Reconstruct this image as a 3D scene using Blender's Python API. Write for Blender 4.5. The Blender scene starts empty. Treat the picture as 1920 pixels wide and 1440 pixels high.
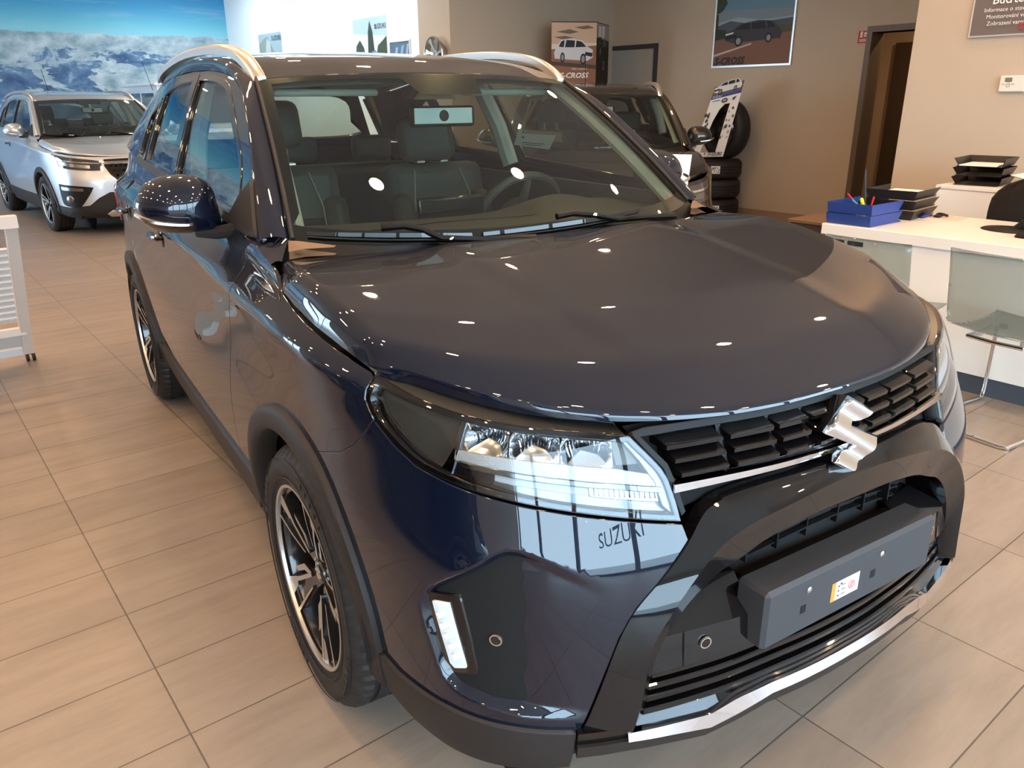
import bpy, bmesh, math, random
import numpy as np
from mathutils import Vector, Matrix, Euler
from mathutils.geometry import delaunay_2d_cdt
random.seed(7)
SC = bpy.context.scene
COL = SC.collection
PI = math.pi
A_CAR = -0.10723           # the blue car stands 6 degrees off the tile grid

# ---------------- camera ----------------
cam_d = bpy.data.cameras.new('camera')
cam_d.sensor_width = 36.0
cam_d.lens = 27.408
cam_d.clip_start = 0.05
cam = bpy.data.objects.new('camera', cam_d)
COL.objects.link(cam)
_yaw, _pit, _rol = math.radians(38.4353), math.radians(20.1552), math.radians(-0.4574)
_f = Vector((math.sin(_yaw)*math.cos(_pit), math.cos(_yaw)*math.cos(_pit), -math.sin(_pit)))
_r = Vector((math.cos(_yaw), -math.sin(_yaw), 0)); _u = _r.cross(_f)
_r2 = _r*math.cos(_rol)+_u*math.sin(_rol); _u2 = -_r*math.sin(_rol)+_u*math.cos(_rol)
cam.matrix_world = Matrix(((_r2.x, _u2.x, -_f.x, -1.48693), (_r2.y, _u2.y, -_f.y, -1.51597), (_r2.z, _u2.z, -_f.z, 1.44266), (0, 0, 0, 1)))
SC.camera = cam

# ---------------- view, world ----------------
SC.view_settings.view_transform = 'Standard'
SC.view_settings.look = 'None'
SC.view_settings.exposure = 1.92
SC.view_settings.gamma = 1.0
SC.view_settings.use_curve_mapping = False
W = bpy.data.worlds.new('sky'); SC.world = W; W.use_nodes = True
_bg = W.node_tree.nodes['Background']
_bg.inputs[0].default_value = (0.62, 0.80, 1.0, 1)
_bg.inputs[1].default_value = 3.6
SPOT_STRENGTH = 115.0
SPOT_COLOR = (1.0, 0.64, 0.35)
# ---------------- helpers ----------------
def tag(o, label=None, cat=None, group=None, kind=None):
    if label: o['label'] = label
    if cat: o['category'] = cat
    if group: o['group'] = group
    if kind: o['kind'] = kind
    return o
def empty(name, loc=(0,0,0), rz=0, parent=None):
    o = bpy.data.objects.new(name, None); COL.objects.link(o)
    o.empty_display_size = .1; o.location = loc; o.rotation_euler = (0,0,rz)
    if parent: o.parent = parent
    return o
def thing(name, label, cat, loc=(0,0,0), rz=0, group=None):
    return tag(empty(name, loc, rz), label, cat, group)
def link_mesh(name, me, parent=None, smooth=None):
    o = bpy.data.objects.new(name, me); COL.objects.link(o)
    if parent is not None: o.parent = parent
    return o
def copy_tree(o, parent=None):
    c = o.copy(); COL.objects.link(c); c.parent = parent
    for ch in list(o.children): copy_tree(ch, c)
    return c

# ---- materials ----
MATS = {}
def srgb(h):
    if isinstance(h, str):
        h = h.lstrip('#'); v = [int(h[i:i+2],16)/255 for i in (0,2,4)]
    else: v = list(h)
    return tuple((x/12.92 if x <= .04045 else ((x+.055)/1.055)**2.4) for x in v)+(1,)
def mat(name, col, rough=.5, metal=0, spec=.5, coat=0, coat_rough=.03, trans=0, ior=1.45, emit=None, estr=0, alpha=1, bump=None, noise=None):
    m = bpy.data.materials.new(name); m.use_nodes = True; MATS[name] = m
    nt = m.node_tree; b = nt.nodes['Principled BSDF']
    c = srgb(col) if isinstance(col,str) else tuple(col)+((1,) if len(col)==3 else ())
    b.inputs['Base Color'].default_value = c
    b.inputs['Roughness'].default_value = rough; b.inputs['Metallic'].default_value = metal
    b.inputs['Specular IOR Level'].default_value = spec
    b.inputs['Coat Weight'].default_value = coat; b.inputs['Coat Roughness'].default_value = coat_rough
    b.inputs['Transmission Weight'].default_value = trans; b.inputs['IOR'].default_value = ior
    b.inputs['Alpha'].default_value = alpha
    if emit is not None:
        b.inputs['Emission Color'].default_value = srgb(emit) if isinstance(emit,str) else tuple(emit)+(1,)
        b.inputs['Emission Strength'].default_value = estr
    if bump or noise:
        tc = nt.nodes.new('ShaderNodeTexCoord'); n = nt.nodes.new('ShaderNodeTexNoise')
        nt.links.new(tc.outputs['Object'], n.inputs['Vector'])
    if noise:    # (scale, amount): slight value variation
        n.inputs['Scale'].default_value = noise[0]; n.inputs['Detail'].default_value = 4
        mx = nt.nodes.new('ShaderNodeMixRGB'); mx.blend_type = 'MULTIPLY'; mx.inputs[0].default_value = noise[1]
        mx.inputs[1].default_value = c; nt.links.new(n.outputs['Fac'], mx.inputs[2]); nt.links.new(mx.outputs[0], b.inputs['Base Color'])
    if bump:     # (scale, strength)
        n2 = nt.nodes.new('ShaderNodeTexNoise'); nt.links.new(tc.outputs['Object'], n2.inputs['Vector'])
        n2.inputs['Scale'].default_value = bump[0]; n2.inputs['Detail'].default_value = 3
        bp = nt.nodes.new('ShaderNodeBump'); bp.inputs['Strength'].default_value = bump[1]; bp.inputs['Distance'].default_value = .002
        nt.links.new(n2.outputs['Fac'], bp.inputs['Height']); nt.links.new(bp.outputs[0], b.inputs['Normal'])
    return m
def glass_mat(name, tint, gloss=1.5, rough=0.0):
    """thin architectural glass: transparent tint + fresnel reflection"""
    m = bpy.data.materials.new(name); m.use_nodes = True; MATS[name] = m
    nt = m.node_tree; nt.nodes.clear()
    out = nt.nodes.new('ShaderNodeOutputMaterial'); mx = nt.nodes.new('ShaderNodeMixShader')
    tr = nt.nodes.new('ShaderNodeBsdfTransparent'); gl = nt.nodes.new('ShaderNodeBsdfGlossy'); fr = nt.nodes.new('ShaderNodeFresnel')
    tr.inputs[0].default_value = tuple(tint)+(1,); gl.inputs['Roughness'].default_value = rough; 
    ge = nt.nodes.new('ShaderNodeNewGeometry'); m1 = nt.nodes.new('ShaderNodeMath'); m1.operation='MULTIPLY_ADD'; m1.inputs[1].default_value=-2; m1.inputs[2].default_value=1
    m2 = nt.nodes.new('ShaderNodeMath'); m2.operation='POWER'; m2.inputs[0].default_value=gloss
    nt.links.new(ge.outputs['Backfacing'], m1.inputs[0]); nt.links.new(m1.outputs[0], m2.inputs[1]); nt.links.new(m2.outputs[0], fr.inputs[0])
    gl.inputs[0].default_value = (.95,.97,1,1)
    nt.links.new(fr.outputs[0], mx.inputs[0]); nt.links.new(tr.outputs[0], mx.inputs[1]); nt.links.new(gl.outputs[0], mx.inputs[2])
    nt.links.new(mx.outputs[0], out.inputs[0]); return m

# ---- mesh builder ----
class MB:
    def __init__(s): s.v = []; s.f = []; s.m = []; s.n = {}; s.sm = []
    def add(s, verts, faces, mi=0, smooth=False):
        o = len(s.v); s.v += [tuple(p) for p in verts]; s.f += [tuple(i+o for i in f) for f in faces]
        s.m += [mi]*len(faces); s.sm += [smooth]*len(faces); return o
    def box(s, lo, hi, mi=0, mtx=None, bev=0.0):
        x0,y0,z0 = lo; x1,y1,z1 = hi
        if bev > 0:
            b = min(bev, abs(x1-x0)*.49, abs(y1-y0)*.49, abs(z1-z0)*.49)
            vs = []; 
            for (X,sx) in ((x0,1),(x1,-1)):
                for (Y,sy) in ((y0,1),(y1,-1)):
                    for (Z,sz) in ((z0,1),(z1,-1)):
                        vs += [(X,Y+sy*b,Z+sz*b),(X+sx*b,Y,Z+sz*b),(X+sx*b,Y+sy*b,Z)]
            bm = bmesh.new(); bv = [bm.verts.new(p) for p in vs]
            r = bmesh.ops.convex_hull(bm, input=bv)
            bmesh.ops.recalc_face_normals(bm, faces=bm.faces)
            bmesh.ops.dissolve_limit(bm, angle_limit=.01, verts=bm.verts, edges=bm.edges)
            bm.verts.index_update()
            P = [v.co.copy() for v in bm.verts]; F = [[v.index for v in f.verts] for f in bm.faces]; bm.free()
            if mtx is not None: P = [mtx @ p for p in P]
            s.add(P, F, mi); return
        P = [Vector(p) for p in ((x0,y0,z0),(x1,y0,z0),(x1,y1,z0),(x0,y1,z0),(x0,y0,z1),(x1,y0,z1),(x1,y1,z1),(x0,y1,z1))]
        if mtx is not None: P = [mtx @ p for p in P]
        s.add(P, [(0,3,2,1),(4,5,6,7),(0,1,5,4),(1,2,6,5),(2,3,7,6),(3,0,4,7)], mi)
    def tube(s, pts, r, seg=10, mi=0, caps=True, closed=False):
        pts = [Vector(p) for p in pts]; n = len(pts); rings = []
        rr = r if isinstance(r,(list,tuple)) else [r]*n
        up = None
        for i,p in enumerate(pts):
            a = pts[i-1] if (i > 0 or closed) else p; b = pts[(i+1)%n] if (i < n-1 or closed) else p
            t = (b-a).normalized()
            if up is None:
                up = Vector((0,0,1)) if abs(t.z) < .9 else Vector((1,0,0))
            sd = t.cross(up).normalized(); up = sd.cross(t).normalized()
            rings.append([p+(sd*math.cos(2*PI*k/seg)+up*math.sin(2*PI*k/seg))*rr[i] for k in range(seg)])
        V = [q for R in rings for q in R]; F = []
        for i in range(n if closed else n-1):
            for k in range(seg):
                a=i*seg+k; b=i*seg+(k+1)%seg; c=((i+1)%n)*seg+(k+1)%seg; d=((i+1)%n)*seg+k
                F.append((a,d,c,b))
        s.add(V, F, mi, True)
        if caps and not closed:
            s.add(rings[0], [tuple(range(seg))], mi); s.add(rings[-1], [tuple(reversed(range(seg)))], mi)
    def lathe(s, prof, seg=32, mi=0, axis='z', org=(0,0,0), close=False):
        """prof: (r, h) list"""
        V=[]; F=[]; n=len(prof)
        for k in range(seg):
            a=2*PI*k/seg; ca,sa=math.cos(a),math.sin(a)
            for r,h in prof:
                p=(r*ca,r*sa,h)
                if axis=='x': p=(h,r*ca,r*sa)
                elif axis=='y': p=(r*sa,h,r*ca)
                V.append((p[0]+org[0],p[1]+org[1],p[2]+org[2]))
        for k in range(seg):
            for i in range(n if close else n-1):
                j=(i+1)%n
                F.append((k*n+i,((k+1)%seg)*n+i,((k+1)%seg)*n+j,k*n+j))
        s.add(V,F,mi,True)
    def grid(s, fn, us, vs, mi=0, flip=False):
        V=[fn(u,v) for u in us for v in vs]; nv=len(vs); F=[]
        for i in range(len(us)-1):
            for j in range(nv-1):
                f=(i*nv+j,(i+1)*nv+j,(i+1)*nv+j+1,i*nv+j+1)
                F.append(f[::-1] if flip else f)
        s.add(V,F,mi,True)
    def prism(s, poly, fn, d0, d1, mi=0, mside=None):
        """poly 2D list; fn(a,b,d)->3D"""
        n=len(poly); A=[fn(a,b,d0) for a,b in poly]; B=[fn(a,b,d1) for a,b in poly]
        from mathutils.geometry import tessellate_polygon
        tris=tessellate_polygon([[Vector((a,b,0)) for a,b in poly]])
        s.add(B,[tuple(t) for t in tris],mi); s.add(A,[tuple(reversed(t)) for t in tris],mi)
        for i in range(n):
            j=(i+1)%n
            s.add([A[i],A[j],B[j],B[i]],[(0,1,2,3)],mi if mside is None else mside)
    def build(s, name, mats, parent=None, auto=35, recalc=False):
        me = bpy.data.meshes.new(name); me.from_pydata([tuple(p) for p in s.v], [], s.f)
        if not isinstance(mats,(list,tuple)): mats=[mats]
        for m in mats: me.materials.append(m)
        me.polygons.foreach_set('material_index', s.m)
        me.polygons.foreach_set('use_smooth', s.sm)
        bm = bmesh.new(); bm.from_mesh(me)
        bmesh.ops.remove_doubles(bm, verts=bm.verts, dist=1e-5)
        if recalc: bmesh.ops.recalc_face_normals(bm, faces=bm.faces)
        for e in bm.edges:
            if len(e.link_faces)==2 and e.calc_face_angle(0) > math.radians(auto): e.smooth=False
        bm.to_mesh(me); bm.free(); me.update()
        return link_mesh(name, me, parent)
def simple(name, fnbuild, mats, parent=None, **k):
    b = MB(); fnbuild(b); return b.build(name, mats, parent, **k)

# ---- surface patches cut to an outline ----
def _inpoly(P, poly):
    x,y = P[:,0],P[:,1]; ins = np.zeros(len(P),bool); n=len(poly)
    for i in range(n):
        x0,y0 = poly[i]; x1,y1 = poly[(i+1)%n]
        if y0==y1: continue
        c = ((y0>y)!=(y1>y)) & (x < (x1-x0)*(y-y0)/(y1-y0)+x0); ins ^= c
    return ins
def _dens(poly, step):
    out=[]; n=len(poly)
    for i in range(n):
        a=np.array(poly[i]); b=np.array(poly[(i+1)%n]); k=max(1,int(math.ceil(np.linalg.norm(b-a)/step)))
        for j in range(k): out.append(a+(b-a)*j/k)
    return np.array(out)
def smooth_poly(pts, step=.02, corners=()):
    """closed Catmull-Rom through pts, keeping indices in corners sharp"""
    n=len(pts); P=[np.array(p,float) for p in pts]; out=[]
    for i in range(n):
        p1,p2=P[i],P[(i+1)%n]
        p0=P[i-1] if i not in corners else p1; p3=P[(i+2)%n] if (i+1)%n not in corners else p2
        k=max(1,int(math.ceil(np.linalg.norm(p2-p1)/step)))
        for j in range(k):
            t=j/k
            out.append(tuple(.5*((2*p1)+(-p0+p2)*t+(2*p0-5*p1+4*p2-p3)*t*t+(-p0+3*p1-3*p2+p3)*t**3)))
    return out
def _dist_poly(P, poly):
    d=np.full(len(P),1e9)
    for i in range(len(poly)):
        a=poly[i]; b=poly[(i+1)%len(poly)]; ab=b-a; L=ab@ab+1e-12
        t=np.clip(((P-a)@ab)/L,0,1); q=a+t[:,None]*ab; d=np.minimum(d,np.linalg.norm(P-q,axis=1))
    return d
def patch(name, poly, fn, material, parent, step=.03, holes=(), flange=.012, side=1, off=0., extra=(), gap=0., rnd=.0018):
    """fn(u_array, v_array)->(n,3) ; poly in (u,v). side=-1 mirrors x. Material list allowed (index 1 for flange)."""
    loops=[_dens(poly,step)]+[_dens(h,step) for h in holes]
    allp=np.concatenate(loops); lo=loops[0].min(0); hi=loops[0].max(0)
    gx=np.arange(lo[0]+step/2,hi[0],step); gy=np.arange(lo[1]+step/2,hi[1],step*.866)
    G=np.array([(x+(step/2 if j%2 else 0),y) for j,y in enumerate(gy) for x in gx]) if len(gx)*len(gy) else np.zeros((0,2))
    if len(G):
        k=_inpoly(G,loops[0]); d=_dist_poly(G,loops[0]); k&=d>step*.45
        for h in loops[1:]: k&=~_inpoly(G,h); k&=_dist_poly(G,h)>step*.45
        G=G[k]
    if len(extra): G=np.concatenate([G,np.array(extra)]) if len(G) else np.array(extra)
    V=np.concatenate([allp,G]); E=[]; o=0
    for L in loops:
        n=len(L); E+=[(o+i,o+(i+1)%n) for i in range(n)]; o+=n
    res=delaunay_2d_cdt([Vector(p) for p in V],E,[],0,1e-6)
    vv=np.array([tuple(p) for p in res[0]]); ff=res[2]
    T=[]
    for f in ff:
        f=list(f)
        for i in range(1,len(f)-1): T.append((f[0],f[i],f[i+1]))
    T=np.array(T); C=vv[T].mean(1); k=_inpoly(C,loops[0])
    for h in loops[1:]: k&=~_inpoly(C,h)
    a=vv[T[:,1]]-vv[T[:,0]]; b=vv[T[:,2]]-vv[T[:,0]]; ar=a[:,0]*b[:,1]-a[:,1]*b[:,0]
    k&=np.abs(ar)>1e-9; T=T[k]; ar=ar[k]; T[ar<0]=T[ar<0][:,::-1]
    e=2e-3; u,v=vv[:,0],vv[:,1]
    P=fn(u,v); du=fn(u+e,v)-fn(u-e,v); dv=fn(u,v+e)-fn(u,v-e)
    N=np.cross(du,dv); N/=np.linalg.norm(N,axis=1,keepdims=True)+1e-12
    P=P+N*off
    if side<0: P=P*[-1,1,1]; N=N*[-1,1,1]; T=T[:,::-1]
    verts=[tuple(p) for p in P]; norms=[tuple(n) for n in N]; faces=[tuple(int(i) for i in t) for t in T]; mi=[0]*len(faces)
    # boundary edges (directed)
    if flange:
        ed={}
        for t in faces:
            for i in range(3): ed[(t[i],t[(i+1)%3])]=1
        bd=[(a,b) for (a,b) in ed if (b,a) not in ed]
        nxt={}; out={}
        for a,b in bd:
            d=P[b]-P[a]
            for q in (a,b):
                o=np.cross(d,N[q]); out[q]=out.get(q,0)+o/(np.linalg.norm(o)+1e-12)
        idx={}
        for q,o in out.items():
            o=o/(np.linalg.norm(o)+1e-12); n=N[q]; base=len(verts)
            verts+= [tuple(P[q]+o*rnd-n*rnd), tuple(P[q]+o*rnd-n*flange)]
            m=(n+o*1.2); norms+=[tuple(m/np.linalg.norm(m)),tuple(o)]
            idx[q]=base
        for a,b in bd:
            faces.append((b,a,idx[a],idx[b])); faces.append((idx[b],idx[a],idx[a]+1,idx[b]+1)); mi+=[0,0]
    me=bpy.data.meshes.new(name); me.from_pydata(verts,[],faces)
    for m in (material if isinstance(material,(list,tuple)) else [material]): me.materials.append(m)
    me.polygons.foreach_set('use_smooth',[True]*len(faces))
    me.update(); me.normals_split_custom_set_from_vertices(norms)
    return link_mesh(name,me,parent)
def text_mesh(name, s, size, material, parent=None, extrude=.0005, align='CENTER', bold=0., shear=0., xs=1.):
    cu=bpy.data.curves.new(name,'FONT'); cu.body=s; cu.size=size; cu.extrude=extrude; cu.align_x=align; cu.align_y='CENTER'; cu.offset=bold; cu.shear=shear
    cu.resolution_u=3
    o=bpy.data.objects.new(name,cu); COL.objects.link(o)
    dg=bpy.context.evaluated_depsgraph_get(); me=bpy.data.meshes.new_from_object(o.evaluated_get(dg))
    bpy.data.objects.remove(o); 
    if xs!=1.: 
        for v in me.vertices: v.co.x*=xs
    me.materials.clear(); me.materials.append(material)
    return link_mesh(name,me,parent)
def text_tris(s, size, bold=0., shear=0., xs=1.):
    """flat glyph geometry (verts, faces) centred on the origin, to be set into a part's own mesh"""
    cu=bpy.data.curves.new('glyphs','FONT'); cu.body=s; cu.size=size; cu.align_x='CENTER'; cu.align_y='CENTER'; cu.offset=bold; cu.shear=shear; cu.resolution_u=2
    o=bpy.data.objects.new('glyphs',cu); COL.objects.link(o)
    dg=bpy.context.evaluated_depsgraph_get(); me=bpy.data.meshes.new_from_object(o.evaluated_get(dg))
    V=[(v.co.x*xs,v.co.y) for v in me.vertices]; F=[tuple(p.vertices) for p in me.polygons]
    bpy.data.objects.remove(o); bpy.data.meshes.remove(me)
    return V,F
EMBLEM=[(.5,1.0),(.87,.76),(.80,.70),(.70,.665),(.60,.68),(.55,.70),(.45,.645),(1.0,.35),(.5,0),(.13,.24),(.20,.30),(.30,.335),(.40,.32),(.45,.30),(.55,.355),(0,.65)]
def lerp(a,b,t): return a+(b-a)*t
# ---------------- materials ----------------
def paint(name, base, coat=1.0, flake=.25, rough=.35, metal=.0):
    m = mat(name, base, rough=rough, metal=metal, coat=coat, coat_rough=.012, spec=.5)
    m.node_tree.nodes['Principled BSDF'].inputs['Coat IOR'].default_value=1.62
    m.node_tree.nodes['Principled BSDF'].inputs['Specular IOR Level'].default_value=0.12
    return m
M_BLUE = paint('navy_paint', '#0a1e3c', metal=.0, rough=.5)
M_BLUE.node_tree.nodes['Principled BSDF'].inputs['Base Color'].default_value=(.0004,.0034,.0125,1)
M_SILV = paint('silver_paint', '#c9ced4', metal=.75, rough=.38)
M_DARKP = paint('dark_bronze_paint', '#2c2622', metal=.5, rough=.4)
M_WHITEP = paint('white_paint', '#e6e8ea', rough=.4)
M_PIANO = mat('gloss_black', (.003,.003,.0035), rough=.3, spec=.08, coat=1, coat_rough=.012)
M_BLK = mat('black_plastic', (.005,.005,.0055), rough=.5, spec=.3)
M_CLAD = mat('grey_black_cladding', (.020,.017,.016), rough=.5, spec=.35, bump=(900,.25))
M_PLATE = mat('charcoal_plate_plastic', (.035,.037,.042), rough=.5, bump=(1500,.2))
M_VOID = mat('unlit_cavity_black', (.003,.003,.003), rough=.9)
M_RUB = mat('tyre_rubber', (.014,.013,.013), rough=.62, bump=(300,.2))
M_SEAL = mat('rubber_seal', (.01,.01,.01), rough=.55)
M_CHR = mat('chrome', (.82,.82,.84), rough=.06, metal=1)
M_LCHR = mat('lamp_chrome', (.13,.135,.145), rough=.12, metal=1)
M_SAT = mat('satin_aluminium', (.72,.70,.66), rough=.28, metal=1)
M_RAIL = mat('brushed_rail_silver', (.62,.58,.54), rough=.33, metal=.85)
M_MACH = mat('machined_alloy', (.62,.60,.57), rough=.30, metal=.9)
M_RIMB = mat('gloss_black_alloy', (.012,.011,.011), rough=.18, coat=.6)
M_GLS = glass_mat('windscreen_glass', (.66,.72,.62), 1.72)
M_GLSD = glass_mat('side_glass', (.58,.64,.60), 1.9)
M_LENS = glass_mat('clear_lens', (.92,.95,.96), 1.5)
M_FRIT = mat('black_glass_band', (.006,.006,.006), rough=.3, spec=.1, coat=.6, coat_rough=.005)
M_REFL = mat('chrome_reflector', (.30,.31,.33), rough=.16, metal=1, bump=(160,.35))
M_LAMPD = mat('dark_lamp_bezel', (.06,.055,.045), rough=.3, metal=.3)
M_LAMPG = mat('grey_lamp_shelf', (.35,.37,.38), rough=.4, metal=.5, bump=(500,.5))
M_LED = mat('milky_light_guide', (.30,.32,.34), rough=.25, emit=(.8,.92,1.0), estr=.0)
M_DRL = mat('white_lamp_strip', (.80,.86,.92), rough=.2)
M_SEAT = mat('dark_seat_fabric', (.028,.032,.032), rough=.8, bump=(500,.6))
M_SEATL = mat('dark_seat_leather', (.040,.044,.043), rough=.55)
M_STITCH = mat('pale_stitching', (.35,.35,.33), rough=.8)
M_DASH = mat('dashboard_plastic', (.05,.048,.04), rough=.6)
M_TRIM = mat('grey_headliner', (.33,.36,.34), rough=.85)
M_RED = mat('red_mark', (.6,.01,.02), rough=.5)
M_WHITE = mat('white_plastic', (.75,.75,.74), rough=.5)
M_BLACKINK = mat('black_ink', (.02,.02,.02), rough=.6)
M_ORANGE = mat('orange_print', (.9,.25,.03), rough=.5)
M_PAPER = mat('paper_white', (.82,.80,.76), rough=.8)
M_AMBER = mat('amber_bulb', (.8,.3,.05), rough=.3)
# ---------------- shape of the blue car ----------------
class Spl:
    """natural cubic spline, linear extrapolation"""
    def __init__(s,x,y):
        x=np.array(x,float); y=np.array(y,float); n=len(x); h=np.diff(x)
        A=np.zeros((n,n)); b=np.zeros((n,)+y.shape[1:]); A[0,0]=A[-1,-1]=1
        for i in range(1,n-1):
            A[i,i-1]=h[i-1]; A[i,i]=2*(h[i-1]+h[i]); A[i,i+1]=h[i]
            b[i]=6*((y[i+1]-y[i])/h[i]-(y[i]-y[i-1])/h[i-1])
        s.x=x; s.y=y; s.m=np.linalg.solve(A,b); s.h=h
    def __call__(s,t):
        t=np.asarray(t,float); tc=np.clip(t,s.x[0],s.x[-1])
        i=np.clip(np.searchsorted(s.x,tc,side='right')-1,0,len(s.h)-1)
        h=s.h[i]; a=(s.x[i+1]-tc)/h; b=(tc-s.x[i])/h
        if s.y.ndim>1 and t.ndim>0: h=h[...,None]; a=a[...,None]; b=b[...,None]; t=t[...,None]
        v=a*s.y[i]+b*s.y[i+1]+((a**3-a)*s.m[i]+(b**3-b)*s.m[i+1])*h*h/6
        d0=(s.y[1]-s.y[0])/s.h[0]-s.h[0]*(2*s.m[0]+s.m[1])/6
        d1=(s.y[-1]-s.y[-2])/s.h[-1]+s.h[-1]*(s.m[-2]+2*s.m[-1])/6
        return v+np.where(t<s.x[0],(t-s.x[0])*d0,0)+np.where(t>s.x[-1],(t-s.x[-1])*d1,0)
def sstep(a,b,t):
    u=np.clip((np.asarray(t,float)-a)/(b-a),0,1); return u*u*(3-2*u)
PLAN=[(0,-.885),(.2,-.873),(.36,-.845),(.5,-.812),(.6,-.774),(.68,-.727),(.74,-.672),(.785,-.605),(.817,-.52),(.841,-.41),(.857,-.28),(.867,-.1),(.873,.2),(.875,.6),(.876,1.2),(.875,1.8),(.871,2.3),(.858,2.7),(.825,2.98),(.78,3.13),(.71,3.23),(.58,3.29),(.3,3.325),(0,3.33)]
_p=np.array(PLAN); _s=np.concatenate([[0],np.cumsum(np.linalg.norm(np.diff(_p,axis=0),axis=1))])
_pc=Spl(np.concatenate([-_s[:0:-1],_s]),np.concatenate([_p[:0:-1]*[-1,1],_p]))
_ss=np.linspace(0,_s[-1],2000); _pp=np.stack([_pc(t) for t in _ss])
SMAX=_s[-1]
def s_of_x(x): k=_pp[:,1]<-.5; return float(np.interp(x,_pp[k,0],_ss[k]))
def s_of_y(y): k=(_ss>s_of_x(.5))&(_ss<SMAX-.5); return float(np.interp(y,_pp[k,1],_ss[k]))
DF=Spl([.10,.2,.3,.4,.5,.6,.66,.72,.80,.86,.91,.96,1.02],[.13,.035,.0,-.002,.0,.004,.012,.032,.064,.087,.112,.150,.22])
DS=Spl([-.80,-.70,-.6,-.45,-.3,-.17,-.08,-.03,-.008,.004,.02,.045,.075,.13,.2],[.075,.045,.027,.009,.004,.009,.006,.003,.001,.004,.021,.053,.072,.088,.11])
ZK=Spl([-.6,-.38,-.14,.1,.35,.8,1.6,2.4,3.3],[.915,.923,.946,.962,.978,1.003,1.022,1.035,1.04])
def body_d(s,z):
    y=_pc(s)[...,1] if np.ndim(s) else _pc(s)[1]
    wf=1-sstep(.62,1.45,np.abs(s)); 
    ds=DS(z-ZK(y)); dfr=DF(z)
    wr=sstep(s_of_y(2.7),s_of_y(3.2),np.abs(s))
    return wf*dfr+(1-wf)*ds
def body(s,z,off=0.):
    """scalar or arrays; returns (...,3); +x side for s>0"""
    s=np.asarray(s,float); z=np.asarray(z,float)
    p=_pc(s); e=1e-3; t=(_pc(s+e)-_pc(s-e)); t/=np.linalg.norm(t,axis=-1,keepdims=True)
    n=np.stack([-t[...,1],t[...,0]],-1) # inward: for s increasing (x+ then rear) tangent=(+x) at front -> left normal = (0,+1) inward ok
    d=body_d(s,z)-off
    q=p+n*d[...,None]
    return np.concatenate([q,z[...,None]],-1)
ZB=Spl([-.1,.45,1.0,1.55,2.06,2.4,3.1],[1.085,1.110,1.138,1.160,1.178,1.192,1.215])
def green(y,z,off=0.):
    """side of the cabin, x as a function of y,z (positive side)"""
    y=np.asarray(y,float); z=np.asarray(z,float)
    zb=ZB(y); h=(z-zb)/(1.585-zb)
    x=.782-.163*h-.022*np.maximum(h,0)**2-.018*np.maximum(h,0)**6
    x=x-.10*np.clip(.62-y,0,1)**2-.085*np.maximum(0,y-1.85)**2*(.40+.60*np.clip(h,0,1))
    return np.stack([x+off,y,z],-1)
def wsurf(u,v):
    """windscreen, u -1..1 across, v 0 bottom..1 top"""
    u=np.asarray(u,float); v=np.asarray(v,float); c=1-u*u; c=.75*c+.25*(1-np.abs(u)**4)
    x=u*(.712-.117*v); y=.371+.593*v-c*(.215-.145*v); z=1.098+.405*v-c*(.03-.052*v)
    b=4*v*(1-v)*.018
    return np.stack([x,y-b*.57,z+b*.82],-1)
RZ=Spl([.85,.965,1.1,1.25,1.5,1.8,2.1,2.5,2.9,3.05],[1.487,1.526,1.567,1.593,1.617,1.634,1.638,1.620,1.575,1.548])
RE=Spl([.9,.965,1.1,1.25,1.5,1.8,2.2,2.5,2.9,3.05],[1.482,1.503,1.546,1.572,1.588,1.590,1.572,1.545,1.50,1.48])
def roof(x,y):
    x=np.asarray(x,float); y=np.asarray(y,float); u=np.clip(np.abs(x)/.60,0,1.2)
    # rows follow the windscreen header: the front edge bows forward in the middle
    yy=y-.068*(1-u*u)*np.clip((1.6-y)/.65,0,1)
    z=RZ(y)*(1-u**2.2)+RE(y)*u**2.2
    return np.stack([x*(1-.13*np.maximum(0,y-1.85)**2),yy,z],-1)
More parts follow.
